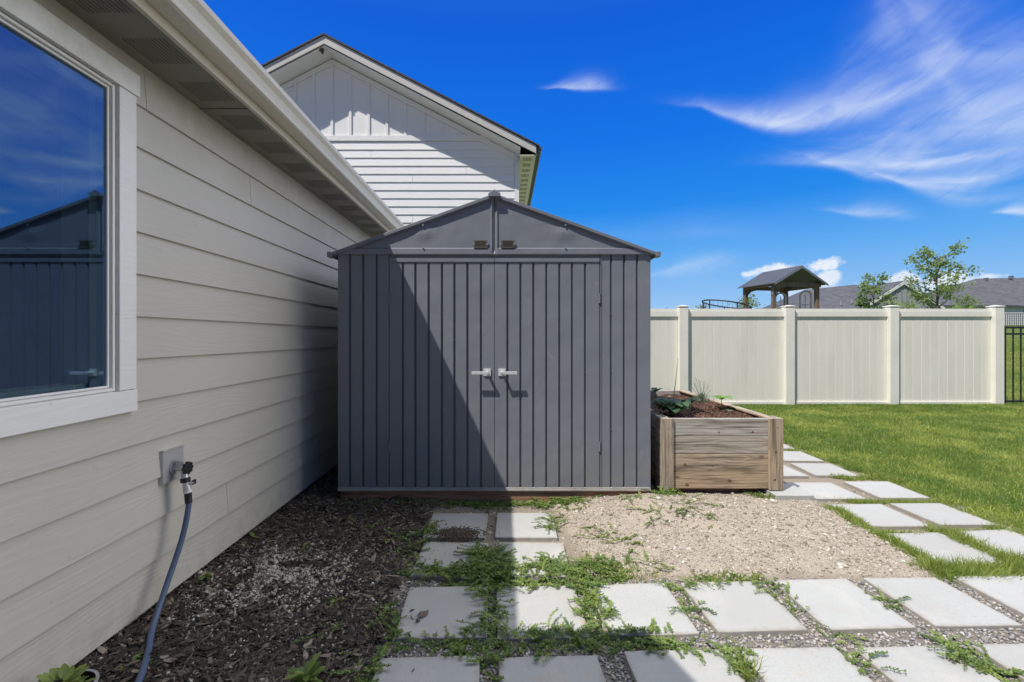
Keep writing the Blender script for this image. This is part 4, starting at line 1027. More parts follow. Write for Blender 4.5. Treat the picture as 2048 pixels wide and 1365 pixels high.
# plants in the mulch
x, y = g(612, 1372); lv = [(u(0, 6.28), u(.05, .085), u(.012, .02), u(.1, .35), u(.4, .95), u(.0, .05), 0) for _ in range(22)]
plant('broadleaf_weed', x, y, GZ + .02, 'leafy green weed at the bottom edge of the mulch near the pavers', 'plant', M['weed'], lv, .05)
x, y = g(318, 1172); x = -1.585; y = g(350, 1180)[1] + .05; lv = [(u(-1.6, 1.6), u(.03, .055), u(.012, .019), u(.1, .5), u(.2, .8), u(.0, .04), 0) for _ in range(20)]
plant('broadleaf_weed', x, y, GZ + .03, 'round leaved weed at the wall foot beside the blue hose', 'plant', M['weed'], lv, .03)
x, y = g(480, 1085); x = max(x, -1.60); lv = [(u(0, 6.28), u(.03, .05), u(.010, .016), u(.1, .5), u(.2, .8), u(.0, .03), 0) for _ in range(16)]
plant('broadleaf_weed', x + .02, y, GZ + .03, 'small round leaved weed at the wall foot beyond the hose', 'plant', M['weed'], lv, .03)
# potted plant at the bottom left corner
x, y = -1.475, 1.515
pot = empty('potted_plant', (x, y, GZ), 'leafy plant in a black nursery pot at the bottom left wall foot', 'potted plant')
w = MB(); n = 28; prof = [(.062, GZ - .01), (.078, .10), (.084, .10), (.084, .115), (.076, .115), (.070, .09), (.05, .085)]
vs = [(x + r * math.cos(2 * math.pi * k / n), y + r * math.sin(2 * math.pi * k / n), z) for (r, z) in prof for k in range(n)]
w.add(vs, [(j * n + k, j * n + (k + 1) % n, (j + 1) * n + (k + 1) % n, (j + 1) * n + k) for j in range(len(prof) - 1) for k in range(n)] + [tuple(range((len(prof) - 1) * n, len(prof) * n))])
child(w, 'pot', M['pot'], pot, smooth=False)
w = MB(); vs = [(x + r * math.cos(2 * math.pi * k / n), y + r * math.sin(2 * math.pi * k / n), z) for (r, z) in ((.0845, .112), (.0845, .118), (.075, .118)) for k in range(n)]
w.add(vs, [(j * n + k, j * n + (k + 1) % n, (j + 1) * n + (k + 1) % n, (j + 1) * n + k) for j in range(2) for k in range(n)]); child(w, 'rim', M['label_white'], pot)
w = MB()
for k in range(40): w.tone = u(.2, 1); a = u(0, 6.28); r = u(0, .05); leaf_mesh(w, (x + math.cos(a) * r, y + math.sin(a) * r, .09 + u(0, .05)), a, u(.035, .06), u(.010, .016), u(.1, .5), 0, .15, 7, u(.3, 1.1))
child(w, 'leaves', M['weed'], pot, smooth=True, fixn=False)
# bark chip on the paver
bx_, by_ = g(846, 1232); V, T = scatter(chip_t(41), np.array([[bx_, by_, .010]]), np.array([[.036, .018, .008]]), eul(np.array([.15]), np.array([.1]), np.array([1.0])))
o = multi('bark_chip', [(V, T, np.array([.62]))], M['mulch']); tag(o, 'single large bark chip lying on a shaded paver', 'bark chip')
# loose soil on the paver near the shed
cx_, cy_ = g(915, 1068); n = 2600; X = RNG.normal(cx_, .075, n); Y = RNG.normal(cy_, .045, n); L = RNG.lognormal(math.log(.0032), .4, n)
V, T = scatter(stone_t(3), np.stack([X, Y, .002 + .012 * np.exp(-((X - cx_) / .07) ** 2 - ((Y - cy_) / .045) ** 2)], -1), np.stack([L, L, L], -1), eul(U(0, 3, n), U(0, 3, n), U(0, 3, n)))
o = multi('loose_soil', [(V, T, U(0, .45, n))], tone_mat('dark loose soil', [(0, (0.05, 0.035, 0.022)), (1, (0.22, 0.16, 0.10))])); tag(o, 'small spill of dark loose soil on the paver nearest the shed', 'soil', kind='stuff')
# a few bigger stones on the heap
for k, (px, py, s_, lab) in enumerate(((1668, 1078, .022, 'pale fist sized stone on the right part of the gravel heap'), (1625, 1083, .018, 'small round pale stone left of the largest stone on the heap'), (1690, 1135, .020, 'flat tan stone low on the front slope of the gravel heap'), (1545, 1052, .014, 'small light stone in the middle of the gravel heap'))):
    X, Y = g(px, py, .0); V, T = scatter(stone_t(60 + k), np.array([[0, 0, 0.]]), np.array([[s_, s_ * .8, s_ * .75]]), eul(np.array([.2]), np.array([.1]), np.array([float(k)])))
    o = multi('stone', [(V, T, np.array([.85]))], M['tan_gravel']); o.location = (X, Y, float(gheight(np.array(X), np.array(Y))) + s_ * .3); tag(o, lab, 'stone')

# ------------------------------------------------------------------ vinyl fence
FY = 8.60; FS = FY / F
def fx(px): return (px - CX) * FS
fence = empty('vinyl_fence', (fx(1680), FY, 0), 'tan vinyl privacy fence with capped posts along the back of the lawn', 'fence')
posts = [1157, 1365, 1576.5, 1783.5, 1992]
ZT_ = 1.835
def fpart(mb, name, m, parent=fence, **k): return child(mb, name, m, parent, **k)
for px in posts:
    x = fx(px); w = MB(); w.box(x - .085, x + .085, FY - .07, FY + .10, -.05, ZT_ + .025); p = fpart(w, 'post', M['vinyl2'], bevel=.006)
    w = MB(); w.box(x - .096, x + .096, FY - .081, FY + .111, ZT_ + .026, ZT_ + .040)
    w.add([(x - .09, FY - .075, ZT_ + .041), (x + .09, FY - .075, ZT_ + .041), (x + .09, FY + .105, ZT_ + .041), (x - .09, FY + .105, ZT_ + .041), (x, FY + .015, ZT_ + .062)], [(0, 1, 4), (1, 2, 4), (2, 3, 4), (3, 0, 4), (3, 2, 1, 0)])
    fpart(w, 'post_cap', M['vinyl2'], p, bevel=.003)
for a, b in zip(posts[:-1], posts[1:]):
    x0, x1 = fx(a) + .086, fx(b) - .086
    w = MB(); w.box(x0, x1, FY - .005, FY + .045, ZT_ - .165, ZT_ - .01); w.box(x0, x1, FY - .012, FY - .006, ZT_ - .16, ZT_ - .05); fpart(w, 'top_rail', M['vinyl2'], bevel=.004)
    w = MB(); w.box(x0, x1, FY - .005, FY + .045, .0, .055); fpart(w, 'bottom_rail', M['vinyl2'], bevel=.004)
    w = MB(); n = 11; bw = (x1 - x0) / n
    for k in range(n):
        w.tone = random.random(); X0 = x0 + bw * k; c = .004
        w.prism([(X0 + .001, FY + .021), (X0 + .001 + c, FY + .017), (X0 + bw - .001 - c, FY + .017), (X0 + bw - .001, FY + .021), (X0 + bw - .002, FY + .04), (X0 + .002, FY + .04)], 2, .056, ZT_ - .166)
    w.box(x0, x1, FY + .027, FY + .038, .056, ZT_ - .166)
    fpart(w, 'board_panel', M['vinyl'])
# black metal fence to the right
bf = empty('metal_fence', (fx(2010), FY, 0), 'black metal picket fence joining the right end of the tan fence', 'fence')
x0 = fx(2008); x1 = x0 + 3.2
for z in (1.47, 1.345, .055):
    w = MB(); w.box(x0, x1, FY + .02, FY + .05, z - .018, z + .018); child(w, 'rail', M['blackmetal'], bf, bevel=.003)
x = x0 + .065
while x < x1:
    w = MB(); w.box(x - .009, x + .009, FY + .026, FY + .044, .0, 1.452); child(w, 'picket', M['blackmetal'], bf); x += .148
w = MB(); w.box(x1 - .03, x1 + .03, FY + .0, FY + .06, -.02, 1.55); child(w, 'post', M['blackmetal'], bf)

# ------------------------------------------------------------------ playset
A = Vector((7.8, 13.0)); Bv = Vector((9.515, 13.36)); a_ = (Bv - A).normalized(); b_ = Vector((-a_.y, a_.x)); Wd, Dp = 1.75, 1.35
ps = empty('play_tower', (8.6, 13.8, .1), 'wooden play tower with a grey pitched roof rising behind the fence', 'playset')
def pw(uu, vv, z): p = A + a_ * uu + b_ * vv; return (p.x, p.y, z)
def pbox(mb, u0, u1, v0, v1, z0, z1): mb.add([pw(q, r, z) for q in (u0, u1) for r in (v0, v1) for z in (z0, z1)], [(0, 1, 3, 2), (4, 6, 7, 5), (0, 4, 5, 1), (2, 3, 7, 6), (0, 2, 6, 4), (1, 5, 7, 3)])
ze, zr_ = 2.88, 3.36; mid = Wd / 2
for (uu, vv) in ((.07, .10), (Wd - .17, .10), (.07, Dp - .12), (Wd - .17, Dp - .12)):
    w = MB(); w.tone = u(0, 1); pbox(w, uu, uu + .10, vv, vv + .09, 0, ze + .02); child(w, 'post', M['playwood'], ps)
w = MB()
pbox(w, .05, Wd - .05, .07, .10, ze - .12, ze + .0); pbox(w, .05, Wd - .05, Dp - .1, Dp - .07, ze - .12, ze); pbox(w, .04, .07, .1, Dp - .1, ze - .12, ze); pbox(w, Wd - .07, Wd - .04, .1, Dp - .1, ze - .12, ze)
child(w, 'roof_beam', M['playwood'], ps)
# arched braces
w = MB()
for (v0) in (.075, Dp - .095):
    for sg, ub in ((1, .17), (-1, Wd - .17)):
        pts = [(ub, ze - .12), (ub + sg * .35, ze - .12), (ub + sg * .15, ze - .17), (ub + sg * .04, ze - .28), (ub, ze - .42)]
        n = len(pts); vs = [pw(q[0], v, q[1]) for v in (v0, v0 + .02) for q in pts]; w.add(vs, [tuple(range(n)), tuple(range(2 * n - 1, n - 1, -1))] + [(i, (i + 1) % n, n + (i + 1) % n, n + i) for i in range(n)])
child(w, 'arch_brace', M['playwood'], ps)
for sg in (0, 1):
    w = MB(); e0 = -.05 if sg == 0 else Wd + .05
    nrib = 16
    for k in range(nrib):
        v0 = -.08 + (Dp + .16) * k / nrib; v1 = v0 + (Dp + .16) / nrib * .5; v2 = v0 + (Dp + .16) / nrib
        for (va, vb, dz) in ((v0, v1, .012), (v1, v2, 0)):
            w.add([pw(e0, va, ze - .04 + dz), pw(mid, va, zr_ + dz), pw(mid, vb, zr_ + dz), pw(e0, vb, ze - .04 + dz), pw(e0, va, ze - .055), pw(mid, va, zr_ - .015), pw(mid, vb, zr_ - .015), pw(e0, vb, ze - .055)], [(0, 1, 2, 3), (7, 6, 5, 4), (0, 4, 5, 1), (2, 6, 7, 3), (0, 3, 7, 4)])
    child(w, 'roof_panel', paint('grey corrugated roof', (0.12, 0.13, 0.15), .45, .2, .1), ps)
w = MB(); vs = [pw(.15, v, ze - .0) for v in (-.03, -.015)] + [pw(Wd - .15, v, ze) for v in (-.03, -.015)] + [pw(mid, v, zr_ - .06) for v in (-.03, -.015)]
for sg in (0, 1):
    e0 = -.05 if sg == 0 else Wd + .05; k_ = .10
    vs = [pw(e0, v, z) for v in (-.10, -.082) for z in (ze - .06, ze - .10)] + [pw(mid, v, z) for v in (-.10, -.082) for z in (zr_ - .01, zr_ - .075)]
    w.add(vs, [(0, 1, 5, 4), (2, 6, 7, 3), (0, 4, 6, 2), (1, 3, 7, 5), (0, 2, 3, 1), (4, 5, 7, 6)])
child(w, 'gable_trim', M['shed_trim'], ps)
for (u0, side) in ((1.17, 0), (.32, 1)):     # arched window panels: one in the back, one in the right side
    w = MB(); _pw, _pb = pw, pbox
    if side:
        pw = lambda a1, b1, c1: _pw(Wd - .13 + (b1 - v0), a1, c1)
    v0 = Dp - .13; zb0, zt0 = 1.6, ze - .2; ww = .44
    pbox(w, u0, u0 + .05, v0, v0 + .02, zb0, zt0 - .12); pbox(w, u0 + ww - .05, u0 + ww, v0, v0 + .02, zb0, zt0 - .12); pbox(w, u0, u0 + ww, v0, v0 + .02, zb0, zb0 + .45); pbox(w, u0 + ww / 2 - .012, u0 + ww / 2 + .012, v0, v0 + .02, zb0 + .45, zt0 - .1)
    pbox(w, u0 + .05, u0 + ww - .05, v0, v0 + .02, zb0 + .66, zb0 + .685)
    n = 10; outer = [(u0 + ww / 2 - math.cos(math.pi * k / n) * ww / 2, zt0 - .12 + math.sin(math.pi * k / n) * .15) for k in range(n + 1)]; inner = [(u0 + ww / 2 - math.cos(math.pi * k / n) * (ww / 2 - .05), zt0 - .12 + math.sin(math.pi * k / n) * .10) for k in range(n + 1)]
    for k in range(n):
        q = [outer[k], outer[k + 1], inner[k + 1], inner[k]]; vs = [pw(p[0], v, p[1]) for v in (v0, v0 + .02) for p in q]; w.add(vs, [(0, 1, 2, 3), (7, 6, 5, 4), (0, 4, 5, 1), (3, 2, 6, 7)])
    child(w, 'window_panel', paint('grey play panel', (0.72, 0.71, 0.70), .6, .2, .1), ps); pw = _pw
w = MB(); pbox(w, -.1, Wd + .75, -.05, .02, 2.05, 2.11); pbox(w, .0, Wd, .02, Dp, 1.20, 1.25); pbox(w, .1, Wd - .1, .11, .13, 1.3, 1.95); child(w, 'deck_rail', M['playwood'], ps)
# trampoline
tr = empty('trampoline', (6.2, 13.5, .3), 'black trampoline frame with safety net behind the fence left of the play tower', 'trampoline')
w = MB(); pts = []
cx_, cy_, rr_ = 7.35, 14.9, .72
ring = [(cx_ + rr_ * math.cos(a * math.pi / 16), cy_ + rr_ * math.sin(a * math.pi / 16), 2.36 - .13 * (math.cos(a * math.pi / 16))) for a in range(33)]
w.tube(ring, .022, 6, False)
for k in range(0, 32, 6): p = ring[k]; w.tube([(p[0], p[1], .3), p], .02, 6)
child(w, 'frame', M['blackmetal'], tr)
w = MB()
for k in range(0, 32): p, q = ring[k], ring[k + 1]; w.tube([(p[0], p[1], 1.2), p], .004, 3); w.tube([(p[0], p[1], 2.15), (q[0], q[1], 2.15)], .004, 3); w.tube([(p[0], p[1], 2.05), (q[0], q[1], 2.05)], .004, 3)
child(w, 'net', M['blackmetal'], tr)

# ------------------------------------------------------------------ far houses
def gable_house(name, label, Y, ridge, eave_z, wallm, roofm, trimm):
    pass
Y0 = 35.0; k_ = Y0 / F
def P3(px, py, Y=Y0): return at(px, py, Y)
fh = empty('far_house', P3(1760, 640), 'grey shingled house with a blue grey gable between the two trees', 'house')
apx3 = P3(1808, 563); eL = P3(1740, 606); eR = P3(1890, 616)
w = MB(); 
# front-facing gable (slightly turned): wall polygon
yb = Y0 + 8
w.prism([(eL[0] + .3, 1.9), (eR[0] - .3, 1.9), (eR[0] - .3, eR[2]), (apx3[0], apx3[2] - .12), (eL[0] + .3, eL[2])], 1, Y0 + .10, yb); child(w, 'wall', paint('blue grey board siding', (0.36, 0.37, 0.385), .7, .15, .2), fh)
w = MB()
for k in range(13):
    x = eL[0] + .5 + (eR[0] - eL[0] - 1.0) * k / 12; top = apx3[2] - .2 - abs(x - apx3[0]) * (apx3[2] - eL[2]) / (apx3[0] - eL[0]); w.box(x - .04, x + .04, Y0 + .06, Y0 + .10, 2.0, top)
child(w, 'batten', paint('batten grey', (0.27, 0.28, 0.295), .7, .1, 0), fh)
w = MB()
for e_ in (eL, eR): w.prism([(apx3[0], apx3[2]), (e_[0], e_[2]), (e_[0], e_[2] - .22), (apx3[0], apx3[2] - .24)], 1, Y0 - .04, Y0)
child(w, 'rake_board', paint('white trim', (0.75, 0.75, 0.73), .5, .1, 0), fh)
rl = P3(1677, 578, Y0 + 1); bl = P3(1640, 600, Y0 + 1)
w = MB()
w.prism([(apx3[0], apx3[2] + .06), (eL[0] - .1, eL[2] + .02), (eL[0] - .1, eL[2] - .04), (apx3[0], apx3[2] - .01), (eR[0] + .1, eR[2] - .04), (eR[0] + .1, eR[2] + .02)], 1, Y0, yb + 4)
# long main roof going left, ridge along X
ry = Y0 + 5
w.add([(rl[0], ry, rl[2] + .35), (apx3[0] + .2, ry, apx3[2] + .32), (apx3[0] - 1.6, Y0 + .3, eL[2] - .4), (P3(1560, 640)[0], Y0 + .3, 2.25), (rl[0] + .5, ry + 6, 3.6), (apx3[0] + 1, ry + 6, 4.0)], [(0, 3, 2, 1), (0, 1, 5, 4)])
w.add([(rl[0], ry, rl[2] + .35), (P3(1560, 640)[0], Y0 + .3, 2.25), (P3(1560, 640)[0], Y0 + 10, 2.25)], [(0, 2, 1)])
child(w, 'roof', M['shingle_x'], fh, fixn=False)
for (px, py) in ((1682, 604), (1704, 600), (1722, 590), (1735, 584)):
    q = P3(px, py, Y0 + 1.5); w = MB(); w.tube([(q[0], q[1], q[2] - .3), (q[0], q[1], q[2] + .08)], .07, 8); child(w, 'roof_vent', M['label_white'], fh)
# right far house, hip roof
Y1 = 40.0
rh = empty('far_house', P3(2030, 640, Y1), 'white walled house with dark hip roof at the right edge above the black fence', 'house')
e0 = P3(1893, 613, Y1); r0 = P3(1966, 558, Y1 + 4); 
w = MB(); xe2 = e0[0] + 16; ze2 = 4.05
w.add([(e0[0], Y1, ze2), (xe2, Y1, ze2), (xe2, Y1 + 4.6, r0[2] + .25), (r0[0], Y1 + 4.6, r0[2] + .1), (e0[0], Y1 + 9.2, ze2), (xe2, Y1 + 9.2, ze2)], [(0, 1, 2, 3), (0, 3, 4), (3, 2, 5, 4)])
w.box(e0[0], xe2, Y1 - .02, Y1 + .02, ze2 - .18, ze2 - .01); child(w, 'roof', M['shingle_x'], rh, fixn=False)
w = MB(); z = 1.9; 
w.box(e0[0] + .3, xe2, Y1 + .18, Y1 + 8, 1.8, ze2 - .02)
while z < ze2 - .2: w.prism([(Y1 + .15, z), (Y1 + .18, z), (Y1 + .18, z + .2), (Y1 + .17, z + .2)], 0, e0[0] + .3, xe2); z += .2
child(w, 'wall', paint('white house siding', (0.72, 0.73, 0.74), .6, .1, 0), rh)
for px in (1975, 2045):
    q = P3(px, 625, Y1 + .7); w = MB(); w.box(q[0] - .5, q[0] + .5, Y1 + .10, Y1 + .145, 3.0, 3.8); wn = child(w, 'window', M['blackmetal'], rh)
    w = MB(); w.box(q[0] - .4, q[0] + .4, Y1 + .07, Y1 + .095, 3.08, 3.72); child(w, 'pane', M['farglass'], wn)
for px, py in ((1972, 557), (2022, 553), (1930, 588)):
    w = MB(); q = P3(px, py, Y1 + 4.2); w.box(q[0] - .13, q[0] + .13, q[1] - .13, q[1] + .13, q[2] - .25, q[2] + .04); child(w, 'roof_vent', M['shed_trim'], rh)
# distant railing on the slope
df = empty('metal_fence', (31, 27, 2), 'thin far railing on the green slope in front of the white walled house', 'fence')
Yd = 30.0; xa, xb = (1955 - CX) / F * Yd, (2300 - CX) / F * Yd; zb_ = float(gheight(np.array(33.), np.array(Yd)))
w = MB(); w.box(xa, xb, Yd, Yd + .03, zb_ + .98, zb_ + 1.02); w.box(xa, xb, Yd, Yd + .03, zb_ + .1, zb_ + .13); child(w, 'rail', M['blackmetal'], df)
x = xa; k = 0
while x < xb and k < 95: w = MB(); w.box(x - .012, x + .012, Yd, Yd + .02, zb_ - .05, zb_ + 1.0); child(w, 'picket', M['blackmetal'], df); x += .125; k += 1

# ------------------------------------------------------------------ trees
def tree(name, base, hgt, crown_w, n_leaf, leaf, label, cat='tree', first=.35, seed=1, thin=1.0, clump=.16, lean=0, tone=(.1, .9), nb=9):
    rr = random.Random(seed); x, y, z = base
    root = empty(name, base, label, cat, 'young trees behind the fence' if cat == 'tree' else 'shrubs behind the fence'); tr_ = MB(); tr_.tone = .5; tips = []
    trunk = [(x + lean * t + rr.gauss(0, .02) * hgt * .2, y + rr.gauss(0, .02) * hgt * .2, z + hgt * .92 * t) for t in [i / 7 for i in range(8)]]; trunk[0] = (x, y, z)
    tr_.tube(trunk, [.022 * hgt * thin * (1 - .85 * i / 7) for i in range(8)], 8)
    for b in range(nb):
        t = first + (1 - first) * (b + rr.random() * .6) / nb; i = min(6, int(t * 7)); f = t * 7 - i
        o = Vector(trunk[i]).lerp(Vector(trunk[i + 1]), min(1, f)); a = b * 2.4 + rr.uniform(-.4, .4)
        L = crown_w / 2 * (1.15 - .75 * abs(t - .55) - .35 * max(0, t - .7)) * rr.uniform(.65, 1.1)
        up = rr.uniform(.45, .95); p = o; pts = [tuple(o)]
        for s_ in range(4):
            d = Vector((math.cos(a), math.sin(a), up)).normalized(); p = p + d * L / 4; pts.append(tuple(p)); a += rr.gauss(0, .25); up += rr.gauss(.05, .15)
            if s_ >= 1:
                for q in range(2):
                    a2 = a + rr.choice((-1, 1)) * rr.uniform(.5, 1.2); e_ = p + Vector((math.cos(a2), math.sin(a2), rr.uniform(-.1, .8))).normalized() * L * rr.uniform(.2, .4); tr_.tube([tuple(p), tuple((p + e_) / 2), tuple(e_)], [.003 * hgt * thin, .002 * hgt * thin, .001 * hgt], 4); tips += [e_, (p + e_) / 2]
        tr_.tube(pts, [.009 * hgt * thin * (1 - .2 * i) for i in range(5)], 5); tips.append(p)
    tips.append(Vector(trunk[-1]))
    child(tr_, 'trunk', M['bark'], root, smooth=True)
    idx = RNG.integers(0, len(tips), n_leaf); C = np.array([tuple(t) for t in tips])[idx]; P = C + RNG.normal(0, clump, (n_leaf, 3)) * np.array([1, 1, .7])
    L = U(.7, 1.3, n_leaf) * leaf
    V, T = scatter(LEAF, P, np.stack([L * .8, L, L], -1), eul(RNG.normal(-.5, .6, n_leaf), RNG.normal(0, .6, n_leaf), U(0, 6.3, n_leaf)))
    tb = RNG.uniform(tone[0], tone[1], len(tips))[idx] * .6 + U(0, .4, n_leaf)
    o = multi('crown', [(V, T, np.clip(tb, 0, 1))], M['tree_leaf'], root); o.location = (-x, -y, -z)
def tb(px, Y): return ((px - CX) / F * Y, Y, float(gheight(np.array((px - CX) / F * Y), np.array(Y))))
b0 = tb(1873, 16.0); tree('young_tree', b0, H + (CY - 494) / F * 16 - b0[2], 1.85, 2300, .10, 'tallest loose crowned young tree behind the right part of the fence', seed=5, first=.36, clump=.11, thin=.7, nb=20, tone=(.3, 1))
b0 = tb(1748, 15.0); tree('young_tree', b0, H + (CY - 545) / F * 15 - b0[2], 1.05, 1000, .10, 'narrow young tree with drooping leaves left of the tallest tree', seed=12, first=.45, clump=.09, thin=.7, nb=12, tone=(.2, .9))
b0 = tb(1932, 24.0); tree('young_tree', b0, H + (CY - 590) / F * 24 - b0[2], 1.1, 500, .10, 'small dark tree just left of the last fence post', seed=3, first=.5, clump=.12, tone=(0, .3))
b0 = tb(1495, 17.0); tree('young_tree', b0, H + (CY - 585) / F * 17 - b0[2], .75, 420, .10, 'small tree seen through the left posts of the play tower', seed=8, first=.5, clump=.10)
b0 = tb(1405, 20.0); tree('shrub', b0, H + (CY - 604) / F * 20 - b0[2], .55, 260, .09, 'little shrub top peeking over the fence left of the trampoline', 'shrub', seed=9, first=.5, clump=.10)
b0 = tb(1808, 14.5); tree('shrub', b0, H + (CY - 604) / F * 14.5 - b0[2], .9, 420, .08, 'pale shrub top behind the fence between the two young trees', 'shrub', seed=19, first=.5, clump=.12, tone=(.5, 1))
b0 = tb(1329, 20.0); tree('shrub', b0, H + (CY - 610) / F * 20 - b0[2], .2, 60, .07, 'tiny green tip above the fence next to the shed', 'shrub', seed=29, first=.7, clump=.05)

# ------------------------------------------------------------------ world: Nishita sky + thin clouds
world = bpy.data.worlds.new('World'); scene.world = world; world.use_nodes = True
t = NT(world.node_tree); bg = t.n['Background']
sky = t.new('ShaderNodeTexSky'); sky.sky_type = 'NISHITA'; sky.sun_disc = False
elev = math.asin(-SUN.z); sky.sun_elevation = elev; sky.sun_rotation = math.atan2(-SUN.x, -SUN.y)
sky.altitude = 800; sky.air_density = 1.0; sky.dust_density = 0.6; sky.ozone_density = 2.5
tc = t.new('ShaderNodeTexCoord'); D = tc.outputs['Generated']
sp = t.new('ShaderNodeSeparateXYZ'); t.link(D, sp.inputs[0]); dx, dy, dz = sp.outputs
el = t.math('ARCSINE', t.math('MAXIMUM', t.math('MINIMUM', dz, 1), -1)); az = t.math('ARCTAN2', dx, dy)
SKYK = 0.11
base = t.mix(1.0, sky.outputs[0], (SKYK, SKYK, SKYK), 'MULTIPLY')
deep = t.ramp(t.math('DIVIDE', el, 1.2), [(0.0, (0.42, 0.64, 0.92)), (0.067, (0.27, 0.53, 0.90)), (0.14, (0.11, 0.41, 0.90)), (0.22, (0.010, 0.255, 0.86)), (0.325, (0.002, 0.18, 0.83)), (0.50, (0.001, 0.115, 0.72)), (0.62, (0.02, 0.14, 0.68))])
base = t.mix(0.94, base, deep)
# unseen fill light added to the sky: white overhead, bright at right
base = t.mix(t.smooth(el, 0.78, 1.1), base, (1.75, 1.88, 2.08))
side_fill = t.math('MULTIPLY', t.smooth(az, 1.0, 1.25), t.smooth(az, 2.05, 1.6))
base = t.mix(t.math('MULTIPLY', side_fill, t.smooth(dz, -0.02, 0.02)), base, (3.5, 3.4, 3.2))
base = t.mix(t.math('MULTIPLY', t.smooth(dy, 0.12, -0.18), 0.95), base, (0.08, 0.16, 0.34))  # unseen sky behind darkened to deepen shade on camera-facing walls
def ang(px, py):
    x = (px - CX) / F; z = (CY - py) / F; return math.atan2(x, 1), math.atan2(z, math.hypot(x, 1))
warp = t.noise(D, 3.0, 4, .55, out=1); ws = t.new('ShaderNodeSeparateColor'); t.link(warp, ws.inputs[0])
azw = t.math('ADD', az, t.math('MULTIPLY', t.math('SUBTRACT', ws.outputs[0], .5), .10)); elw = t.math('ADD', el, t.math('MULTIPLY', t.math('SUBTRACT', ws.outputs[1], .5), .06))
fil = t.new('ShaderNodeCombineXYZ'); t.put(fil.inputs[0], t.math('MULTIPLY', t.math('ADD', azw, t.math('MULTIPLY', elw, .5)), 9.0)); t.put(fil.inputs[1], t.math('MULTIPLY', t.math('SUBTRACT', elw, t.math('MULTIPLY', azw, .35)), 34.0))
FIL = t.smooth(t.noise(fil.outputs[0], 1.0, 6, .6, 1.2), .30, .64, .68, 1.10)
def streak(p0, p1, wu, wl, amt, sag=0.0, dens=14.0, lo=.35, pw=3.0):
    """wu soft upper width, wl crisp lower width (px), sag in px"""
    a0, e0 = ang(*p0); a1, e1 = ang(*p1); L = math.hypot(a1 - a0, e1 - e0); ca, sa = (a1 - a0) / L, (e1 - e0) / L
    ca_, ce = (a0 + a1) / 2, (e0 + e1) / 2
    X = t.math('SUBTRACT', azw, ca_); Y = t.math('SUBTRACT', elw, ce)
    uu = t.math('ADD', t.math('MULTIPLY', X, ca), t.math('MULTIPLY', Y, sa)); vv = t.math('SUBTRACT', t.math('MULTIPLY', Y, ca), t.math('MULTIPLY', X, sa))
    un = t.math('DIVIDE', uu, L / 2)
    if sag: vv = t.math('ADD', vv, t.math('MULTIPLY', t.math('MAXIMUM', t.math('SUBTRACT', 1.0, t.math('MULTIPLY', un, un)), 0.0), sag / F))
    taper = t.math('ADD', .35, t.math('MULTIPLY', t.smooth(un, -1.0, .2), .65))
    up = t.math('DIVIDE', t.math('MAXIMUM', vv, 0.0), t.math('MULTIPLY', taper, wu / F)); dn = t.math('DIVIDE', t.math('MAXIMUM', t.math('MULTIPLY', vv, -1.0), 0.0), t.math('MULTIPLY', taper, wl / F))
    q = t.math('ADD', t.math('POWER', t.math('ABSOLUTE', un), pw), t.math('ADD', t.math('POWER', up, 1.5), t.math('POWER', dn, 2.0)))
    m_ = t.math('POWER', 2.718, t.math('MULTIPLY', q, -1.0))
    cb = t.new('ShaderNodeCombineXYZ'); t.put(cb.inputs[0], t.math('MULTIPLY', uu, 3.5)); t.put(cb.inputs[1], t.math('MULTIPLY', vv, dens)); cb.inputs[2].default_value = p0[0] * .01
    nz = t.noise(cb.outputs[0], 1.0, 3, .5, .4)
    m2 = t.math('MULTIPLY', m_, t.smooth(nz, .28, .62, lo, 1.0))
    return t.math('MULTIPLY', t.math('MULTIPLY', m2, FIL), amt)
def puff(p, rw, rh, amt, sc=26):
    a0, e0 = ang(*p); X = t.math('DIVIDE', t.math('SUBTRACT', az, a0), rw / F); Y = t.math('DIVIDE', t.math('SUBTRACT', el, e0), rh / F)
    q = t.math('ADD', t.math('MULTIPLY', X, X), t.math('MULTIPLY', Y, Y))
    nz = t.noise(D, sc, 5, .6); v_ = t.math('ADD', t.math('SUBTRACT', 1.0, q), t.math('MULTIPLY', t.math('SUBTRACT', nz, .5), 2.6))
    return t.math('MULTIPLY', t.smooth(v_, .25, .85), amt)
cl = [streak((1395, 215), (1800, 190), 30, 11, .62, 30, 18), streak((1480, 240), (1700, 222), 26, 9, .30, 12),
      streak((1600, 235), (1960, 85), 62, 20, .50, 10, 16, .15), streak((1830, 150), (1920, 105), 40, 22, .40, 0, 10), streak((1745, -30), (1890, 110), 30, 34, .34, 0, 16, .1), streak((1890, 120), (2130, 110), 30, 26, .28, 0, 22, .1),
      streak((1600, 328), (2220, 255), 58, 15, .85, 4, 20, .25), streak((1860, 262), (2250, 225), 44, 22, .45, 0, 22), streak((1870, 150), (1990, 235), 24, 18, .22),
      streak((1600, 312), (1840, 345), 10, 8, .42, 6, 34), streak((1740, 338), (2140, 312), 15, 6, .80, 24, 40, .3), streak((1790, 355), (2060, 378), 20, 14, .28, 10, 38, .1), streak((1740, 320), (1860, 320), 10, 6, .35),
      streak((1108, 189), (1212, 188), 13, 4, .62, 0, 8, .7), streak((1650, 422), (1800, 424), 12, 6, .40), streak((2000, 420), (2090, 420), 9, 5, .85), streak((1290, 545), (1470, 522), 11, 18, .38, 0), streak((1200, 465), (1500, 470), 26, 10, .10)]
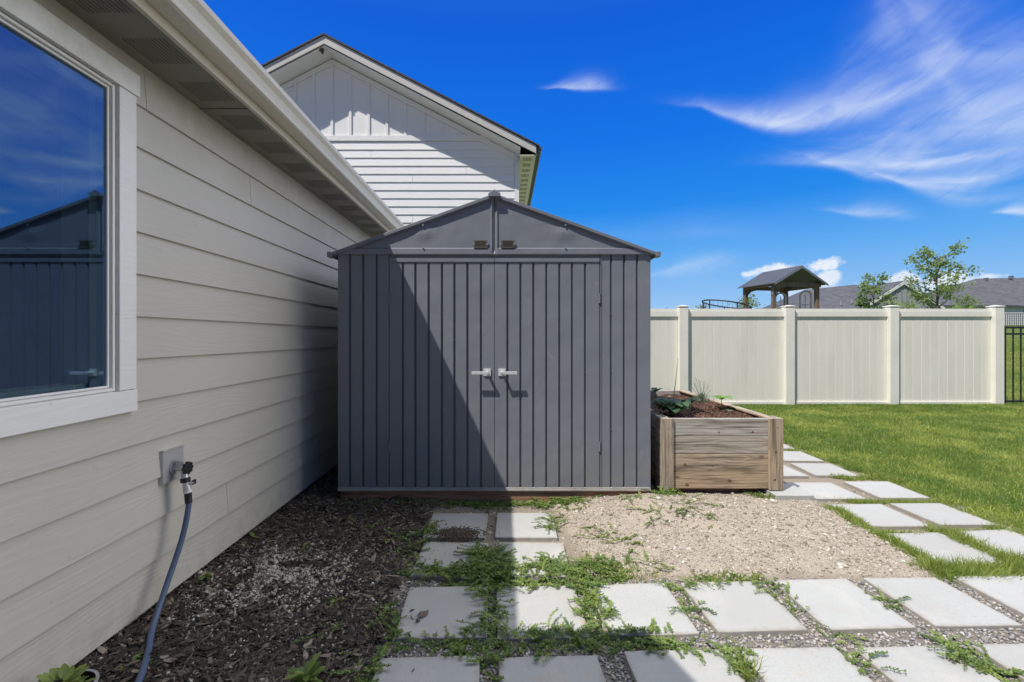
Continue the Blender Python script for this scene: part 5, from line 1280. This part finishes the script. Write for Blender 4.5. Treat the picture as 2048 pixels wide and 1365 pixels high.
tot = cl[0]
for c_ in cl[1:]: tot = t.math('SUBTRACT', t.math('ADD', tot, c_), t.math('MULTIPLY', tot, c_))
pf = [puff((1640, 530), 50, 16, .95, 30), puff((1560, 545), 66, 20, .95), puff((1510, 547), 24, 9, .8), puff((1655, 560), 26, 22, .85), puff((1610, 575), 90, 24, .5), puff((1800, 560), 26, 16, .8), puff((1930, 575), 60, 30, .85), puff((1860, 590), 160, 22, .5), puff((1985, 553), 24, 8, .8)]
pt_ = pf[0]
for c_ in pf[1:]: pt_ = t.math('MAXIMUM', pt_, c_)
c1 = t.mix(t.math('MULTIPLY', tot, 1.0, clamp=True), base, (0.74, 0.83, 0.98))
shade = t.mix(t.noise(D, 30, 3), (0.70, 0.80, 0.95), (1.0, 1.0, 1.0))
c1 = t.mix(pt_, c1, shade)
# below the horizon
c1 = t.mix(t.smooth(dz, 0.0, -0.03), c1, (0.16, 0.17, 0.12))
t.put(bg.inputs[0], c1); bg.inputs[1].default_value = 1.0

sun = bpy.data.lights.new('Sun', 'SUN'); sun.energy = 5.0; sun.angle = R(.55); sun.color = (1.0, .955, .88)
so = bpy.data.objects.new('Sun', sun); COL.objects.link(so); so.rotation_euler = SUN.to_track_quat('-Z', 'Y').to_euler(); so.location = (-5, -4, 10)

# ------------------------------------------------------------------ camera
cam = bpy.data.cameras.new('Camera'); cam.sensor_width = 36; cam.lens = F / 2048 * 36
cam.shift_x = (1024 - CX) / 2048; cam.shift_y = -(682.5 - CY) / 2048
cam.clip_start = .02; cam.clip_end = 3000
co = bpy.data.objects.new('Camera', cam); COL.objects.link(co); co.location = (0, 0, H); co.rotation_euler = (R(90), 0, 0); scene.camera = co

scene.view_settings.view_transform = 'Standard'; scene.view_settings.look = 'None'; scene.view_settings.exposure = 0
scene.render.engine = 'CYCLES'; scene.cycles.max_bounces = 5; scene.cycles.diffuse_bounces = 3; scene.cycles.glossy_bounces = 3; scene.cycles.transparent_max_bounces = 6; scene.cycles.transmission_bounces = 3
